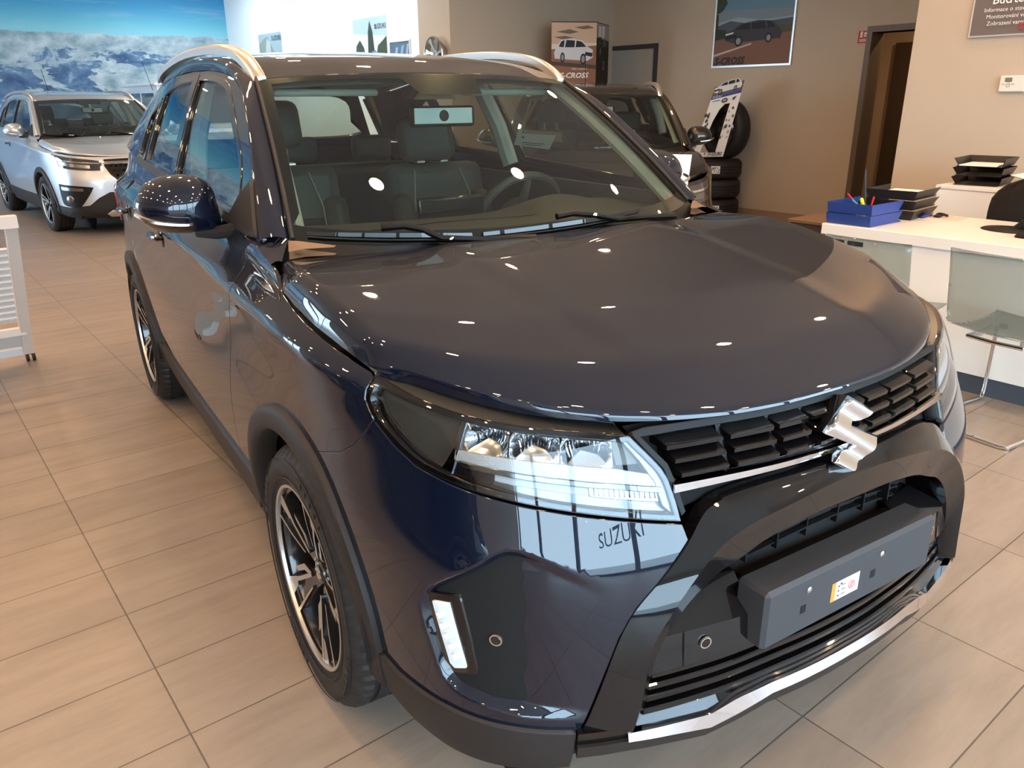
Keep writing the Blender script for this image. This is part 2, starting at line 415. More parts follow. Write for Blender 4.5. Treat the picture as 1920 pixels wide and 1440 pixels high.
# hood net -----------------------------------------------------
_hv=np.array([0,.03,.08,.2,.4,.6,.8,1.0])
_hyc=[-.786,-.7845,-.777,-.64,-.42,-.2,-.02,.145]
_hzc=[.893,.898,.903,.959,1.005,1.036,1.060,1.076]
_hR=[(.742,-.398,.940),(.747,-.396,.953),(.755,-.388,.968),(.770,-.310,1.010),(.778,-.172,1.041),(.784,-.035,1.061),(.783,.085,1.073),(.748,.252,1.069)]
_hA=[(.785,-.345,.955),(.788,-.335,.957),(.792,-.31,.961),(.801,-.235,.971),(.813,-.10,.989),(.814,.03,1.004),(.811,.14,1.020),(.770,.258,1.056)]
_gu=Spl([0,.2,.4,.55,.70,.83,.92,1],[0,.012,.07,.16,.30,.50,.72,1])
def _hood_net(nv=90,nu=80):
    vv=np.concatenate([np.linspace(0,.1,24)[:-1],np.linspace(.1,1,nv-23)])
    R=np.array(_hR);A=np.array(_hA)
    def pl(arr): return np.interp(vv,_hv,arr)
    yc,zc=pl(_hyc),pl(_hzc); r=np.stack([pl(R[:,i]) for i in range(3)],1); a=np.stack([pl(A[:,i]) for i in range(3)],1)
    us=np.concatenate([np.linspace(0,.8,40)[:-1],np.linspace(.8,1.1,nu-39)])  # 1 = ridge, 1.1 = seam
    P=np.zeros((len(vv),len(us),3))
    for j,u in enumerate(us):
        if u<=1:
            g=_gu(u)*(1-vv)+ (u**2.2)*vv; k=np.exp(-vv*25)
            x=u*r[:,0]; y=yc+(r[:,1]-yc)*g
            w=(u**2.5)*(1-k)+ _gu(u)*k
            z=zc+(r[:,2]-zc)*w
            P[:,j]=np.stack([x,y,z],1)
        else:
            t=(u-1)/.1; P[:,j]=r*(1-t)+a*t
            P[:,j,0]+= .006*np.sin(np.pi*t)
    # plateau crease
    X=P[:,:,0]; Y=P[:,:,1]
    fade=sstep(-.70,-.35,Y); xc=.40+.05*(Y-.1)
    P[:,:,2]+= .007*fade*(1-sstep(xc-.035,xc+.002,X))
    # smoothing (keeps outer edge)
    Q=P.copy()
    for it in range(4):
        q=Q.copy()
        q[1:-1]=.25*Q[:-2]+.5*Q[1:-1]+.25*Q[2:]
        q[0]=Q[0];q[-1]=Q[-1]
        r_=q.copy(); r_[:,1:-1]=.25*q[:,:-2]+.5*q[:,1:-1]+.25*q[:,2:]
        m=q[:,1]*[-1,1,1]; r_[:,0]=.25*m+.5*q[:,0]+.25*q[:,1]; r_[:,0,0]=0
        r_[:,-1]=q[:,-1]; Q=r_
    return Q
# ---------------- the blue car ----------------
car = thing('car', 'dark navy blue SUV with chrome S badge, parked in the foreground', 'car', (0,0,0), A_CAR)
def body_fn(s, z): return body(s, z)
def green_fn(y, z): return green(y, z)
def side_pts(pts):      # (y,z) -> (s,z)
    return [(s_of_y(y), z) for y, z in pts]
def arc(cy, cz, r, a0, a1, n=16):
    return [(cy+r*math.cos(math.radians(a0+(a1-a0)*i/n)), cz+r*math.sin(math.radians(a0+(a1-a0)*i/n))) for i in range(n+1)]
SIDES = (-1, 1)
# --- bonnet ---
_Q = _hood_net()
def build_hood(parent):
    nv, nu = _Q.shape[:2]
    full = np.concatenate([(_Q*[-1,1,1])[:, :0:-1], _Q], 1); n2 = full.shape[1]
    V = full.reshape(-1,3); F = []
    for i in range(nv-1):
        for j in range(n2-1): F.append((i*n2+j, i*n2+j+1, (i+1)*n2+j+1, (i+1)*n2+j))
    du = np.gradient(full, axis=1); dv = np.gradient(full, axis=0); N = np.cross(du, dv); N /= np.linalg.norm(N,axis=2,keepdims=True)+1e-12
    N = N.reshape(-1,3); verts = [tuple(p) for p in V]; norms = [tuple(n) for n in N]
    ring = [j for j in range(n2)] + [(i)*n2+n2-1 for i in range(1,nv)] + [(nv-1)*n2+j for j in range(n2-2,-1,-1)] + [i*n2 for i in range(nv-2,0,-1)]
    P = V; b0 = len(verts); cen = np.array([0,-.25,1.0])
    for k,q in enumerate(ring):
        a = P[ring[k-1]]; b = P[ring[(k+1)%len(ring)]]; t = (b-a)/np.linalg.norm(b-a); n = N[q]; o = np.cross(t, n); 
        if o@(P[q]-cen) < 0: o = -o
        verts += [tuple(P[q]+o*.002-n*.002), tuple(P[q]+o*.002-n*.016)]; m = n+o; norms += [tuple(m/np.linalg.norm(m)), tuple(o)]
    L = len(ring)
    for k in range(L):
        a, b = ring[k], ring[(k+1)%L]; ia, ib = b0+2*k, b0+2*((k+1)%L)
        F.append((b,a,ia,ib)); F.append((ib,ia,ia+1,ib+1))
    me = bpy.data.meshes.new('bonnet'); me.from_pydata(verts, [], F); me.materials.append(M_BLUE)
    me.polygons.foreach_set('use_smooth', [True]*len(F)); me.update(); me.normals_split_custom_set_from_vertices(norms)
    return link_mesh('bonnet', me, parent)
build_hood(car)

# --- outlines on the body skin ---
HL = [(1.128,.950),(1.130,.905),(1.106,.873),(1.05,.842),(.985,.818),(.90,.805),(.79,.792),(.68,.777),(.56,.757),(.424,.732),
      (.431,.776),(.449,.823),(.508,.884),(.60,.896),(.70,.905),(.80,.914),(.90,.922),(1.0,.932),(1.08,.943)]
HL = smooth_poly(HL, .02, (0,1,9,12))
def inset(poly, d):
    P=np.array(poly); n=len(P); a=sum(P[i][0]*P[(i+1)%n][1]-P[(i+1)%n][0]*P[i][1] for i in range(n)); sg=1 if a>0 else -1
    out=[]
    for i in range(n):
        t=P[(i+1)%n]-P[i-1]; t=t/(np.linalg.norm(t)+1e-9); out.append(tuple(P[i]+sg*d*np.array([-t[1],t[0]])))
    return out
AR_C, AR_R = (.04,.334), .425      # front arch
RA_C, RA_R = (2.50,.334), .425     # rear arch
POCK = [(.745,.711),(.839,.663),(.925,.602),(.946,.553),(.930,.495),(.888,.405),(.809,.380),(.679,.368),(.56,.368),(.50,.42),(.50,.60),(.60,.66)]
POCK = np.array(smooth_poly(POCK, .005))
def _pock_pts():
    out=[]
    n=len(POCK); sg=1 if sum(POCK[i][0]*POCK[(i+1)%n][1]-POCK[(i+1)%n][0]*POCK[i][1] for i in range(n))>0 else -1
    for d in (-.006,0,.0065,.013,.0195,.026,.032):
        for i in range(0,n,2):
            t=POCK[(i+1)%n]-POCK[i-1]; t=t/(np.linalg.norm(t)+1e-9); q=POCK[i]+sg*d*np.array([-t[1],t[0]])
            if q[0]>.62 and q[0]<1.0 and .362<q[1]<.73: out.append(tuple(q))
    return out
def bumper_fn(s, z):
    P=np.stack([np.abs(s),z],-1); d=_dist_poly(P, POCK); ins=_inpoly(P, POCK)
    lo=sstep(.54,.84,P[:,0]); dep=np.where(ins, sstep(0,.026,d),0)*.028*lo
    rim=0
    return body(s, z, -dep+rim)
FRO = [(0,.768),(.15,.768),(.27,.765),(.36,.747),(.410,.702),(.47,.645),(.521,.594),(.552,.538),(.575,.468),(.600,.39),(.620,.33),(.630,.29)]
# bumper skin (painted): from the black frame round to the wheel arch, under the headlight
def bumper_poly():
    low=[(.424,.726),(.56,.751),(.68,.771),(.79,.786),(.90,.799),(.985,.812),(1.05,.836),(1.104,.866)]
    seam=[(1.130,.835),(1.175,.795),(1.225,.765),(s_of_y(-.135),.722)]
    a=[(s_of_y(y),z) for y,z in arc(*AR_C,AR_R,114,183,18)]
    base=[(1.12,.352),(1.03,.345),(.88,.352),(.747,.350),(.623,.345)]
    fr=[(.603,.39),(.578,.468),(.555,.538),(.524,.594),(.473,.645),(.416,.700)]
    return low+seam+a+base+fr
for sd in SIDES:
    patch('front_bumper_skin', bumper_poly(), bumper_fn, M_BLUE, car, step=.016, side=sd, extra=_pock_pts())
# fender
def fender_poly():
    seamA=[(-.335,.950),(-.23,.9655),(-.10,.9835),(.03,.9985),(.14,1.0145),(.255,1.055),(.30,1.066),(.40,1.085),(.49,1.092)]
    door=[(.397,.984),(.455,.916),(.532,.759),(.60,.56),(.63,.47),(.645,.40)]
    a=arc(*AR_C,AR_R,9,113,26)
    return side_pts(seamA+door+a)+[(s_of_y(-.133),.726),(1.227,.769),(1.178,.799),(1.134,.838),(1.110,.870),(1.138,.905),(1.136,.945)]
GARN=side_pts([(.464,1.066),(.175,1.022),(.13,1.003),(.145,.998),(.30,1.012)])
for sd in SIDES:
    patch('front_wing', fender_poly(), body_fn, M_BLUE, car, step=.022, side=sd)
    g=patch('wing_garnish', side_pts([(.452,1.062),(.30,1.042),(.172,1.023),(.122,1.003),(.22,1.006),(.300,1.012)]), body_fn, M_PIANO, car, step=.02, side=sd, off=.006, flange=.008)
    patch('garnish_insert', side_pts([(.38,1.044),(.30,1.030),(.22,1.020),(.165,1.010),(.22,1.010),(.300,1.018)]), body_fn, M_CHR, g, step=.02, side=sd, off=.010, flange=.004)
# doors
def belt(y): return float(ZB(y))
dF=side_pts([(.498,1.094),(.403,.984),(.461,.916),(.538,.759),(.606,.56),(.636,.47),(.651,.40),(1.0,.398),(1.52,.398),(1.535,.60),(1.54,.95),(1.545,1.155),(1.1,1.138),(.75,1.12),(.56,1.105)])
ra=arc(*RA_C,RA_R,171,131,10)
dR=side_pts([(1.546,1.155),(1.541,.95),(1.536,.60),(1.526,.398),(2.07,.40)]+ra+[(2.30,.80),(2.40,.95),(2.42,1.19),(2.0,1.175)])
quart=side_pts([(2.426,1.19),(2.406,.95),(2.306,.80),(2.226,.66)]+arc(*RA_C,RA_R,129,8,26)+[(2.93,.40),(3.0,.45)])+[(s_of_y(3.02),1.0),(s_of_y(3.02),1.19),(s_of_y(2.8),1.20)]
for sd in SIDES:
    for nm,pl,hy in (('front_door',dF,1.40),('rear_door',dR,2.24)):
        d=patch(nm, pl, body_fn, M_BLUE, car, step=.028, side=sd)
        # handle: cup recess, lever with keyless button
        b=MB(); pts=[]
        for i in range(13):
            t=i/12; y=hy+.105*(2*t-1); h=.022*max(0,math.sin(PI*t))**.5
            pts.append(Vector((sd*(.873+.010+h*.9), y, .985+.004*math.cos(PI*t))))
        b.tube(pts, [.006+.009*math.sin(PI*i/12)**.6 if 0<i<12 else .005 for i in range(13)], 10)
        b.build('door_handle', M_PIANO, d)
        c_=MB(); c_.lathe([(0.0,-.004),(.02,-.003),(.030,.0),(.034,.003)],20,axis='x',org=(sd*.874,hy,.975)); c_.build('handle_cup', M_PIANO, d)
    patch('rear_quarter', quart, body_fn, M_BLUE, car, step=.03, side=sd)
# tail (seen only from other positions, simple)
patch('tailgate', [(s_of_y(3.025),.45),(s_of_y(3.025),1.19),(2*SMAX-s_of_y(3.025),1.19),(2*SMAX-s_of_y(3.025),.45)], lambda s,z: np.where((s<=SMAX)[:,None], body(np.minimum(s,SMAX),z), body(2*SMAX-np.maximum(s,SMAX),z)*[-1,1,1]), M_BLUE, car, step=.08)
for sd in SIDES:
    patch('tail_lamp', [(s_of_y(2.9),.86),(s_of_y(2.86),1.0),(s_of_y(2.97),1.03),(s_of_y(3.15),1.03),(s_of_y(3.2),.9)], body_fn, mat('red_lamp_glass',(.35,.01,.02),rough=.08,coat=1) if sd<0 else MATS['red_lamp_glass'], car, step=.04, side=sd, off=.006)
# --- cladding ---
def ring_prof(cy, cz, r0, r1, a0, a1, sd, n=40):
    """wheel arch moulding: loft along the arch, lip proud of the skin"""
    b=MB(); prof=[(0,.0),(.03,.012),(.25,.017),(.75,.019),(.93,.015),(1.0,.004)]
    rows=[]
    for i in range(n+1):
        a=math.radians(a0+(a1-a0)*i/n); row=[]
        for t,o in prof:
            r=lerp(r1,r0,t); y=cy+r*math.cos(a); z=cz+r*math.sin(a)
            p=body(np.array([s_of_y(y)]),np.array([z]),o)[0]; row.append(Vector((sd*p[0],p[1],p[2])))
        p=row[-1]; row.append(Vector((p.x-sd*.05,p.y,p.z))); rows.append(row)
    b.grid(lambda i,j: rows[i][j], range(n+1), range(len(prof)+1), flip=(sd>0)); return b
for sd in SIDES:
    ring_prof(*AR_C, .362, .427, -8, 190, sd).build('wheel_arch_moulding', M_CLAD, car, auto=60)
    ring_prof(*RA_C, .362, .427, -14, 188, sd).build('wheel_arch_moulding', M_CLAD, car, auto=60)
    # sill
    sill=side_pts([(.46,.40),(.455,.30),(.47,.225),(1.2,.215),(2.05,.225),(2.08,.30),(2.075,.405),(1.2,.392)])
    patch('sill_cladding', sill, body_fn, M_CLAD, car, step=.03, side=sd, off=.010, flange=.05)
    low=[(s_of_y(-.385),.352),(1.03,.343),(.88,.350),(.747,.348),(.632,.343),(.640,.255),(.75,.245),(.88,.24),(1.0,.245),(s_of_y(-.40),.262)]
    patch('bumper_lower_cladding', low, lambda s,z: body(s,z,.010), M_CLAD, car, step=.02, side=sd, flange=.06)
    patch('rear_bumper_cladding', side_pts([(2.90,.40),(2.89,.28),(3.0,.25)])+[(s_of_y(3.15),.25),(s_of_y(3.15),.5),(s_of_y(3.0),.5)], body_fn, M_CLAD, car, step=.04, side=sd, off=.01, flange=.03)
# dark inner shell so no gap shows through
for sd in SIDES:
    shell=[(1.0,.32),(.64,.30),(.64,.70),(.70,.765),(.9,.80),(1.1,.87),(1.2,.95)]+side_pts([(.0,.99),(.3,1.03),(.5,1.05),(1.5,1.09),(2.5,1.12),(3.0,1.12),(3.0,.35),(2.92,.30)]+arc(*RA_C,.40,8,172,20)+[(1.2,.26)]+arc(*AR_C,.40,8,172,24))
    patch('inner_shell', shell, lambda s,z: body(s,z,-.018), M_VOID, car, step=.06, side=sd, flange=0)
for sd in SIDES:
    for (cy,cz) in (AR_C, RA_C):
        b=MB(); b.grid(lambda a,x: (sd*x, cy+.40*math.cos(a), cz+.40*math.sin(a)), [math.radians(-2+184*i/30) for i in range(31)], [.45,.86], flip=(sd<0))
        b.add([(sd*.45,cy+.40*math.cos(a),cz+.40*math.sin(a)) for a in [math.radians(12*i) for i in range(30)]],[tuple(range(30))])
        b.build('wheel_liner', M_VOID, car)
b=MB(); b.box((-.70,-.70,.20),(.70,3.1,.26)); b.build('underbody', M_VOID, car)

# --- headlights ---
def lamp_fn(dep):
    return lambda s,z: body(s,z,-dep)
for sd in SIDES:
    hl=empty('headlight', parent=car)
    patch('lens', inset(HL,.003), body_fn, M_LENS, hl, step=.02, side=sd, off=.002, flange=.0)
    rim=patch('lens_border', inset(HL,.001), body_fn, M_PIANO, hl, step=.02, side=sd, off=-.001, holes=[inset(HL,.009)], flange=.03)
    # back bowl
    patch('bowl', inset(HL,.004), lamp_fn(.075), M_LAMPD, hl, step=.03, side=sd, flange=0)
    H2=inset(HL,.005); n=len(H2); b=MB()
    P0=body(np.array([p[0] for p in H2]),np.array([p[1] for p in H2]),-.004); P1=body(np.array([p[0] for p in H2]),np.array([p[1] for p in H2]),-.075)
    V=[(sd*p[0],p[1],p[2]) for p in P0]+[(sd*p[0],p[1],p[2]) for p in P1]
    b.add(V,[((i+1)%n,i,n+i,n+(i+1)%n) for i in range(n)],0,True); b.build('bowl_wall', M_LAMPD, hl)
    # dark outer section divided by a fin
    patch('outer_bezel', [(1.115,.935),(1.118,.905),(1.09,.874),(1.04,.846),(.975,.822),(.93,.813),(.905,.86),(.90,.91),(1.0,.922),(1.08,.934)], lamp_fn(.030), M_LAMPD, hl, step=.02, side=sd, flange=.03)
    patch('divider_fin', [(.905,.806),(.893,.86),(.885,.912),(.895,.914),(.904,.862),(.93,.812)], lamp_fn(.010), M_LCHR, hl, step=.012, side=sd, flange=.03)
    # three reflector dishes
    def dish(s0,z0,w,h,dd):
        def fn(u,v):
            r2=u*u+v*v; return body(s0+w*u, z0+h*v-.0*u, -.020-dd*(1-np.minimum(r2,1)))
        return fn
    for s0,z0,w in ((.835,.876,.058),(.715,.868,.060),(.598,.856,.056)):
        sq=[(-.98,-.9),(-.5,-1),(.5,-1),(.98,-.9),(1,.5),(.8,1),(-.8,1),(-1,.5)]
        rf=patch('reflector_dish', sq, dish(s0,z0,w,.030,.048), M_REFL, hl, step=.10, side=sd, flange=0)
        # facet ribs fanning in the dish
        b=MB()
        for k in range(9):
            a=-.9+1.8*k/8; pts=[]
            for q in range(5):
                t=q/4; u=a*(.55+.45*t); v=-.7+1.6*t
                p=body(np.array([s0+w*u]),np.array([z0+.03*v]),-.018-.048*(1-min(1,u*u+v*v)))[0]; pts.append((sd*p[0],p[1],p[2]))
            b.tube(pts,.0016,5)
        b.build('facet_ribs', M_CHR, rf)
        patch('projector_shelf', [(-.95,-1.0),(-.5,-.35),(.1,-.15),(.6,-.55),(.98,-1.0)], dish(s0,z0,w,.030,.022), M_LAMPG if s0<.7 else M_SAT, rf, step=.12, side=sd, flange=.002)
    # grey textured shelf, chrome rib, light guide, indicator
    patch('reflector_shelf', [(.90,.840),(.78,.834),(.66,.822),(.54,.806),(.458,.792),(.455,.808),(.54,.828),(.66,.843),(.78,.852),(.90,.856)], lamp_fn(.010), M_LAMPG, hl, step=.015, side=sd, flange=.03)
    patch('chrome_rib', [(.885,.834),(.78,.827),(.66,.814),(.54,.798),(.45,.782),(.452,.790),(.54,.805),(.66,.821),(.78,.833),(.885,.840)], lamp_fn(.006), M_LCHR, hl, step=.012, side=sd, flange=.02)
    patch('light_guide', [(.80,.814),(.70,.803),(.60,.790),(.602,.803),(.70,.816),(.80,.825)], lamp_fn(.014), M_LED, hl, step=.012, side=sd, flange=.02)
    patch('dark_channel', [(.90,.812),(.81,.806),(.80,.828),(.90,.834)], lamp_fn(.016), M_PIANO, hl, step=.012, side=sd, flange=.01)
    ind=patch('indicator_reflector', [(.595,.786),(.52,.774),(.440,.760),(.449,.785),(.52,.796),(.597,.806)], lamp_fn(.018), M_REFL, hl, step=.012, side=sd, flange=.02)
    b=MB()
    for k in range(14):
        s0=.45+.0105*k; q=[]
        for t in (0,.5,1):
            zz=lerp(.768+.14*(s0-.45),.790+.13*(s0-.45),t); p=body(np.array([s0]),np.array([zz]),-.014)[0]; q.append((sd*p[0],p[1],p[2]))
        b.tube(q,.0015,5)
    b.build('indicator_ribs', M_CHR, ind)
    patch('chrome_floor', [(.90,.806),(.79,.797),(.68,.782),(.56,.763),(.432,.741),(.438,.756),(.52,.771),(.60,.787),(.70,.800),(.80,.811),(.90,.815)], lamp_fn(.024), M_LCHR, hl, step=.015, side=sd, flange=.01)
    patch('inner_upright', [(.436,.745),(.441,.80),(.462,.84),(.505,.880),(.530,.884),(.49,.84),(.462,.80),(.452,.76)], lamp_fn(.008), M_LCHR, hl, step=.012, side=sd, flange=.03)
    patch('mesh_insert', [(.535,.884),(.50,.845),(.49,.83),(.535,.832),(.545,.88)], lamp_fn(.02), M_LAMPD, hl, step=.015, side=sd, flange=.01)
    # daytime lamp in the bumper
    DR=[(.929,.582),(.856,.598),(.835,.52),(.820,.440),(.866,.426),(.888,.441),(.912,.51)]
    dl=empty('daytime_lamp', parent=car)
    patch('bezel', DR, lambda s,z: body(s,z,-.012), M_PIANO, dl, step=.015, side=sd, flange=.03, off=.0)
    patch('light_strip', [(.914,.570),(.877,.578),(.858,.51),(.842,.452),(.866,.443),(.876,.450),(.895,.51)], lambda s,z: body(s,z,-.006), M_DRL, dl, step=.012, side=sd, flange=.012)
    b=MB()
    for k in range(5):
        t0=.06+.185*k; 
        for q in (0,1):
            pass
        c1=np.array([lerp(.906,.862,t0),lerp(.562,.455,t0)]); p=body(np.array([c1[0]-.012]),np.array([c1[1]]),-.004)[0]
        b.box((sd*p[0]-.009,p[1]-.009,p[2]-.002),(sd*p[0]+.009,p[1]+.004,p[2]+.0))
    b.build('led_cells', M_DRL, dl)
    patch('lens', [(.918,.574),(.866,.585),(.846,.51),(.832,.449),(.866,.437),(.880,.447),(.902,.51)], lambda s,z: body(s,z,-.001), M_LENS, dl, step=.015, side=sd, flange=0)
# parking sensors: ring and button
def sensor(s, z, off, par, side, m=M_BLUE):
    p=body(np.array([s]),np.array([z]),off)[0]; q=body(np.array([s]),np.array([z]),off+.01)[0]
    n=Vector((side*(q-p)[0],(q-p)[1],(q-p)[2])).normalized(); r=n.to_track_quat('Z','Y').to_matrix().to_4x4(); r.translation=Vector((side*p[0],p[1],p[2]))
    b=MB(); 
    t=MB(); t.lathe([(0,.002),(.008,.002),(.0095,.0)],24); t.lathe([(.0095,-.002),(.0095,.0015),(.012,.0015),(.0125,-.002)],24,1)
    b.add([r@Vector(v) for v in t.v], t.f, 0, True); b.m=t.m
    o=b.build('parking_sensor',[m,M_SAT],par); return o
for sd in SIDES: sensor(.781,.523,-.016,car,sd)

# --- black centre frame, grille, lower intake ---
def loop(L, off):
    s=np.array([p[0] for p in L]); z=np.array([p[1] for p in L]); return body(s,z,off)
def resamp(L, n, corner=None):
    P=np.array(smooth_poly(list(L)+list(L[::-1]), .01)[:]) if False else None
    A=np.array(L,float); d=np.concatenate([[0],np.cumsum(np.linalg.norm(np.diff(A,axis=0),axis=1))]); sp=Spl(d,A) if len(A)<6 else None
    t=np.linspace(0,d[-1],n); return np.stack([np.interp(t,d,A[:,0]),np.interp(t,d,A[:,1])],1)
KEY=9
FO=[(0,.768),(.10,.768),(.20,.766),(.30,.760),(.37,.742),(.410,.702),(.47,.645),(.521,.594),(.552,.538),(.575,.468),(.600,.39),(.618,.345)]
FM=[(0,.747),(.10,.743),(.20,.731),(.28,.718),(.33,.704),(.365,.688),(.40,.660),(.431,.631),(.472,.578),(.496,.531),(.509,.47),(.520,.398),(.532,.340)][:12]
FM=[(0,.747),(.10,.743),(.20,.731),(.28,.718),(.335,.702),(.375,.682),(.415,.648),(.448,.610),(.482,.560),(.503,.505),(.515,.41),(.530,.345)]
FI=[(0,.688),(.10,.686),(.18,.678),(.25,.664),(.30,.645),(.345,.628),(.385,.603),(.425,.566),(.462,.512),(.482,.452),(.494,.38),(.503,.345)]
def dense(L, k=6):
    t=np.arange(len(L)); sp=Spl(t,np.array(L,float)); return sp(np.linspace(0,len(L)-1,(len(L)-1)*k+1))
def frame(parent):
    b=MB(); O,Md,I=dense(FO),dense(FM),dense(FI); n=len(O)
    cols=[(O,-.03,1,0),(O,.002,1,0),(None,.014,.5,0),(Md,.024,1,0),(Md,.02403,1,1),(I,-.004,1,0),(I,-.02,1,0),(I,-.09,1,0)]
    rings=[]
    for (L,off,w,fl) in cols:
        if L is None: L=(O*.5+Md*.5)
        rings.append(body(L[:,0],L[:,1],off))
    for sd in SIDES:
        V=[(sd*p[0],p[1],p[2]) for r in rings for p in r]; F=[]
        for a in range(len(rings)-1):
            for i in range(n-1):
                f=(a*n+i,a*n+i+1,(a+1)*n+i+1,(a+1)*n+i); F.append(f if sd<0 else f[::-1])
        b.add(V,F,0,True)
    return b.build('centre_frame', M_PIANO, parent, auto=48)
frame(car)
gr=empty('upper_grille', parent=car)
# dark recess behind upper grille
def zt(s): return np.interp(s,[0,.2,.35,.46,.52],[.884,.884,.887,.889,.887])
UG=[(0,.884),(.2,.884),(.35,.887),(.44,.888),(.505,.886),(.447,.823),(.430,.776),(.424,.730),(.36,.742),(.2,.762),(0,.764)]
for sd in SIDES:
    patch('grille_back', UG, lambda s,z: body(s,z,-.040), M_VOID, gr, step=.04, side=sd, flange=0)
    patch('recess_lip', [(0,.802),(.2,.800),(.40,.796),(.426,.80),(.424,.735),(.36,.745),(.2,.765),(0,.767)], lambda s,z: body(s,z,-.004-np.maximum(0,.803-z)*1.1), M_PIANO, gr, step=.02, side=sd, flange=.0)
    patch('bonnet_edge_trim', [(0,.889),(.2,.889),(.35,.891),(.47,.892),(.50,.888),(.494,.880),(.40,.881),(.2,.879),(0,.879)], lambda s,z: body(s,z,-.004), M_BLK, gr, step=.02, side=sd, flange=.03)
    patch('side_trim', [(.500,.884),(.442,.822),(.428,.776),(.418,.74),(.411,.745),(.421,.79),(.435,.828),(.488,.882)], lambda s,z: body(s,z,-.004), M_BLK, gr, step=.02, side=sd, flange=.03)
# chrome strip below the grille blocks
def strip(parent, name, L, m, sidew, sides=SIDES):
    b=MB()
    for sd in sides:
        A=np.array(L,float); n=len(A)
        rr=[body(A[:,0],A[:,k],o) for k,o in sidew]
        V=[(sd*p[0],p[1],p[2]) for r in rr for p in r]; F=[]
        for a in range(len(rr)-1):
            for i in range(n-1):
                f=(a*n+i,(a+1)*n+i,(a+1)*n+i+1,a*n+i+1); F.append(f if sd>0 else f[::-1])
        b.add(V,F,0,True); e=[r*n+n-1 for r in range(len(rr))]; b.add([V[i] for i in e],[tuple(range(len(e))) if sd>0 else tuple(range(len(e)))[::-1]],0)
    return b.build(name, m, parent, auto=30)
sx=np.linspace(0,.432,20)
strip(gr,'chrome_strip',[(s, .786-.004*(s/.43)**2, .797+.001*(s/.43)**2) for s in sx], M_CHR, [(1,-.02),(1,.004),(2,.010),(2,-.02)])
# grille blocks: 3 rows of bevelled bars, four lengths a side
def block(b, s0, s1, z0, z1, sd, sl=.012, q0=-.012, q1=.006):
    # front face lower, top face slopes back; left/right ends bevelled
    n=5; rows=[]
    for i in range(n+1):
        t=i/n; s=lerp(s0,s1,t)
        rows.append([(s,z0-.002,q0-.02),(s,z0,q1-.004),(s,z0+(z1-z0)*.42,q1),(s,z1,q0-.012),(s,z1,q0-.03)])
    def pt(s,z,o):
        p=body(np.array([s]),np.array([z]),o)[0]; return (sd*p[0],p[1],p[2])
    V=[pt(*q) for r in rows for q in r]; F=[]; m=5
    for i in range(n):
        for j in range(m-1):
            f=(i*m+j,(i+1)*m+j,(i+1)*m+j+1,i*m+j+1); F.append(f if sd>0 else f[::-1])
    b.add(V,F,0)
    for r,dirn in ((rows[0],-1),(rows[-1],1)):
        s=r[0][0]; e=[pt(*q) for q in r]; back=[pt(s+dirn*sl,q[1],q0-.028) for q in r[1:4]]
        a=e[1:4]; fs=[(0,1,4,3),(1,2,5,4)]
        fs=fs if (dirn*sd)<0 else [f[::-1] for f in fs]
        b.add(a+back,fs,0)
for sd in SIDES:
    bars=[(.015,.075),(.095,.170),(.190,.290),(.310,.412)]
    for r,(z0,z1) in enumerate(((.804,.824),(.829,.849),(.853,.872))):
        for k,(a,c_) in enumerate(bars):
            sh=(.0,.010,.024)[r] if k==3 else (.0,.004,.008)[r]
            b=MB(); block(b, a+sh*(.4 if k else 0), c_+sh, z0, z1, sd)
            b.build('grille_bar', M_PIANO, gr)
    for x in (.084,.180,.300):
        b=MB(); b.grid(lambda z,w: tuple((lambda p:(sd*p[0],p[1],p[2]))(body(np.array([x+w*.006+(z-.80)*.10]),np.array([z]),-.020)[0])), [.802,.82,.84,.86,.873],[-1,1],flip=sd>0); b.build('grille_pillar', M_BLK, gr)
# badge
def emblem(parent, name, loc, w, h, d, rotx=0, m=None, ang=0, edge=M_PIANO):
    b=MB(); c=Matrix.Translation(Vector(loc)) @ Matrix.Rotation(ang,4,'Z') @ Matrix.Rotation(rotx,4,'X')
    def P(a,bb,dd,sc=1): return c@Vector(((a-.5)*w*sc,-dd,(bb-.5)*h*sc))
    b.prism([(a,bb) for a,bb in EMBLEM], lambda a,bb,dd:P(a,bb,dd,1.0), 0, d, 0)
    b.prism([(.5+(a-.5)*1.09,.5+(bb-.5)*1.09) for a,bb in EMBLEM], lambda a,bb,dd:P(a,bb,dd), -.02, d*.35, 1)
    return b
def badge_fn(u,v):
    m=Matrix.Rotation(math.radians(-14),3,'X'); k=np.sin(math.radians(33))*u+np.cos(math.radians(33))*v
    d=.018+.006*np.cos(k*PI/.032)
    return np.stack([u, -.823-d*math.cos(.244)-v*0+v*math.sin(.244), .813+v*math.cos(.244)-d*math.sin(.244)*0],-1)
bsh=[((a-.5)*.158,(bb-.5)*.146) for a,bb in EMBLEM]
badge=patch('badge', bsh, badge_fn, M_CHR, car, step=.004, flange=.016, rnd=.001)
bb_=MB(); mrot=Matrix.Translation(Vector((0,-.823,.813)))@Matrix.Rotation(math.radians(-14),4,'X')
bb_.prism([(u*1.07,v*1.07) for u,v in bsh], lambda u,v,d: mrot@Vector((u,-d,v)), -.03, .010); bb_.build('badge_backing', M_PIANO, badge, recalc=True)
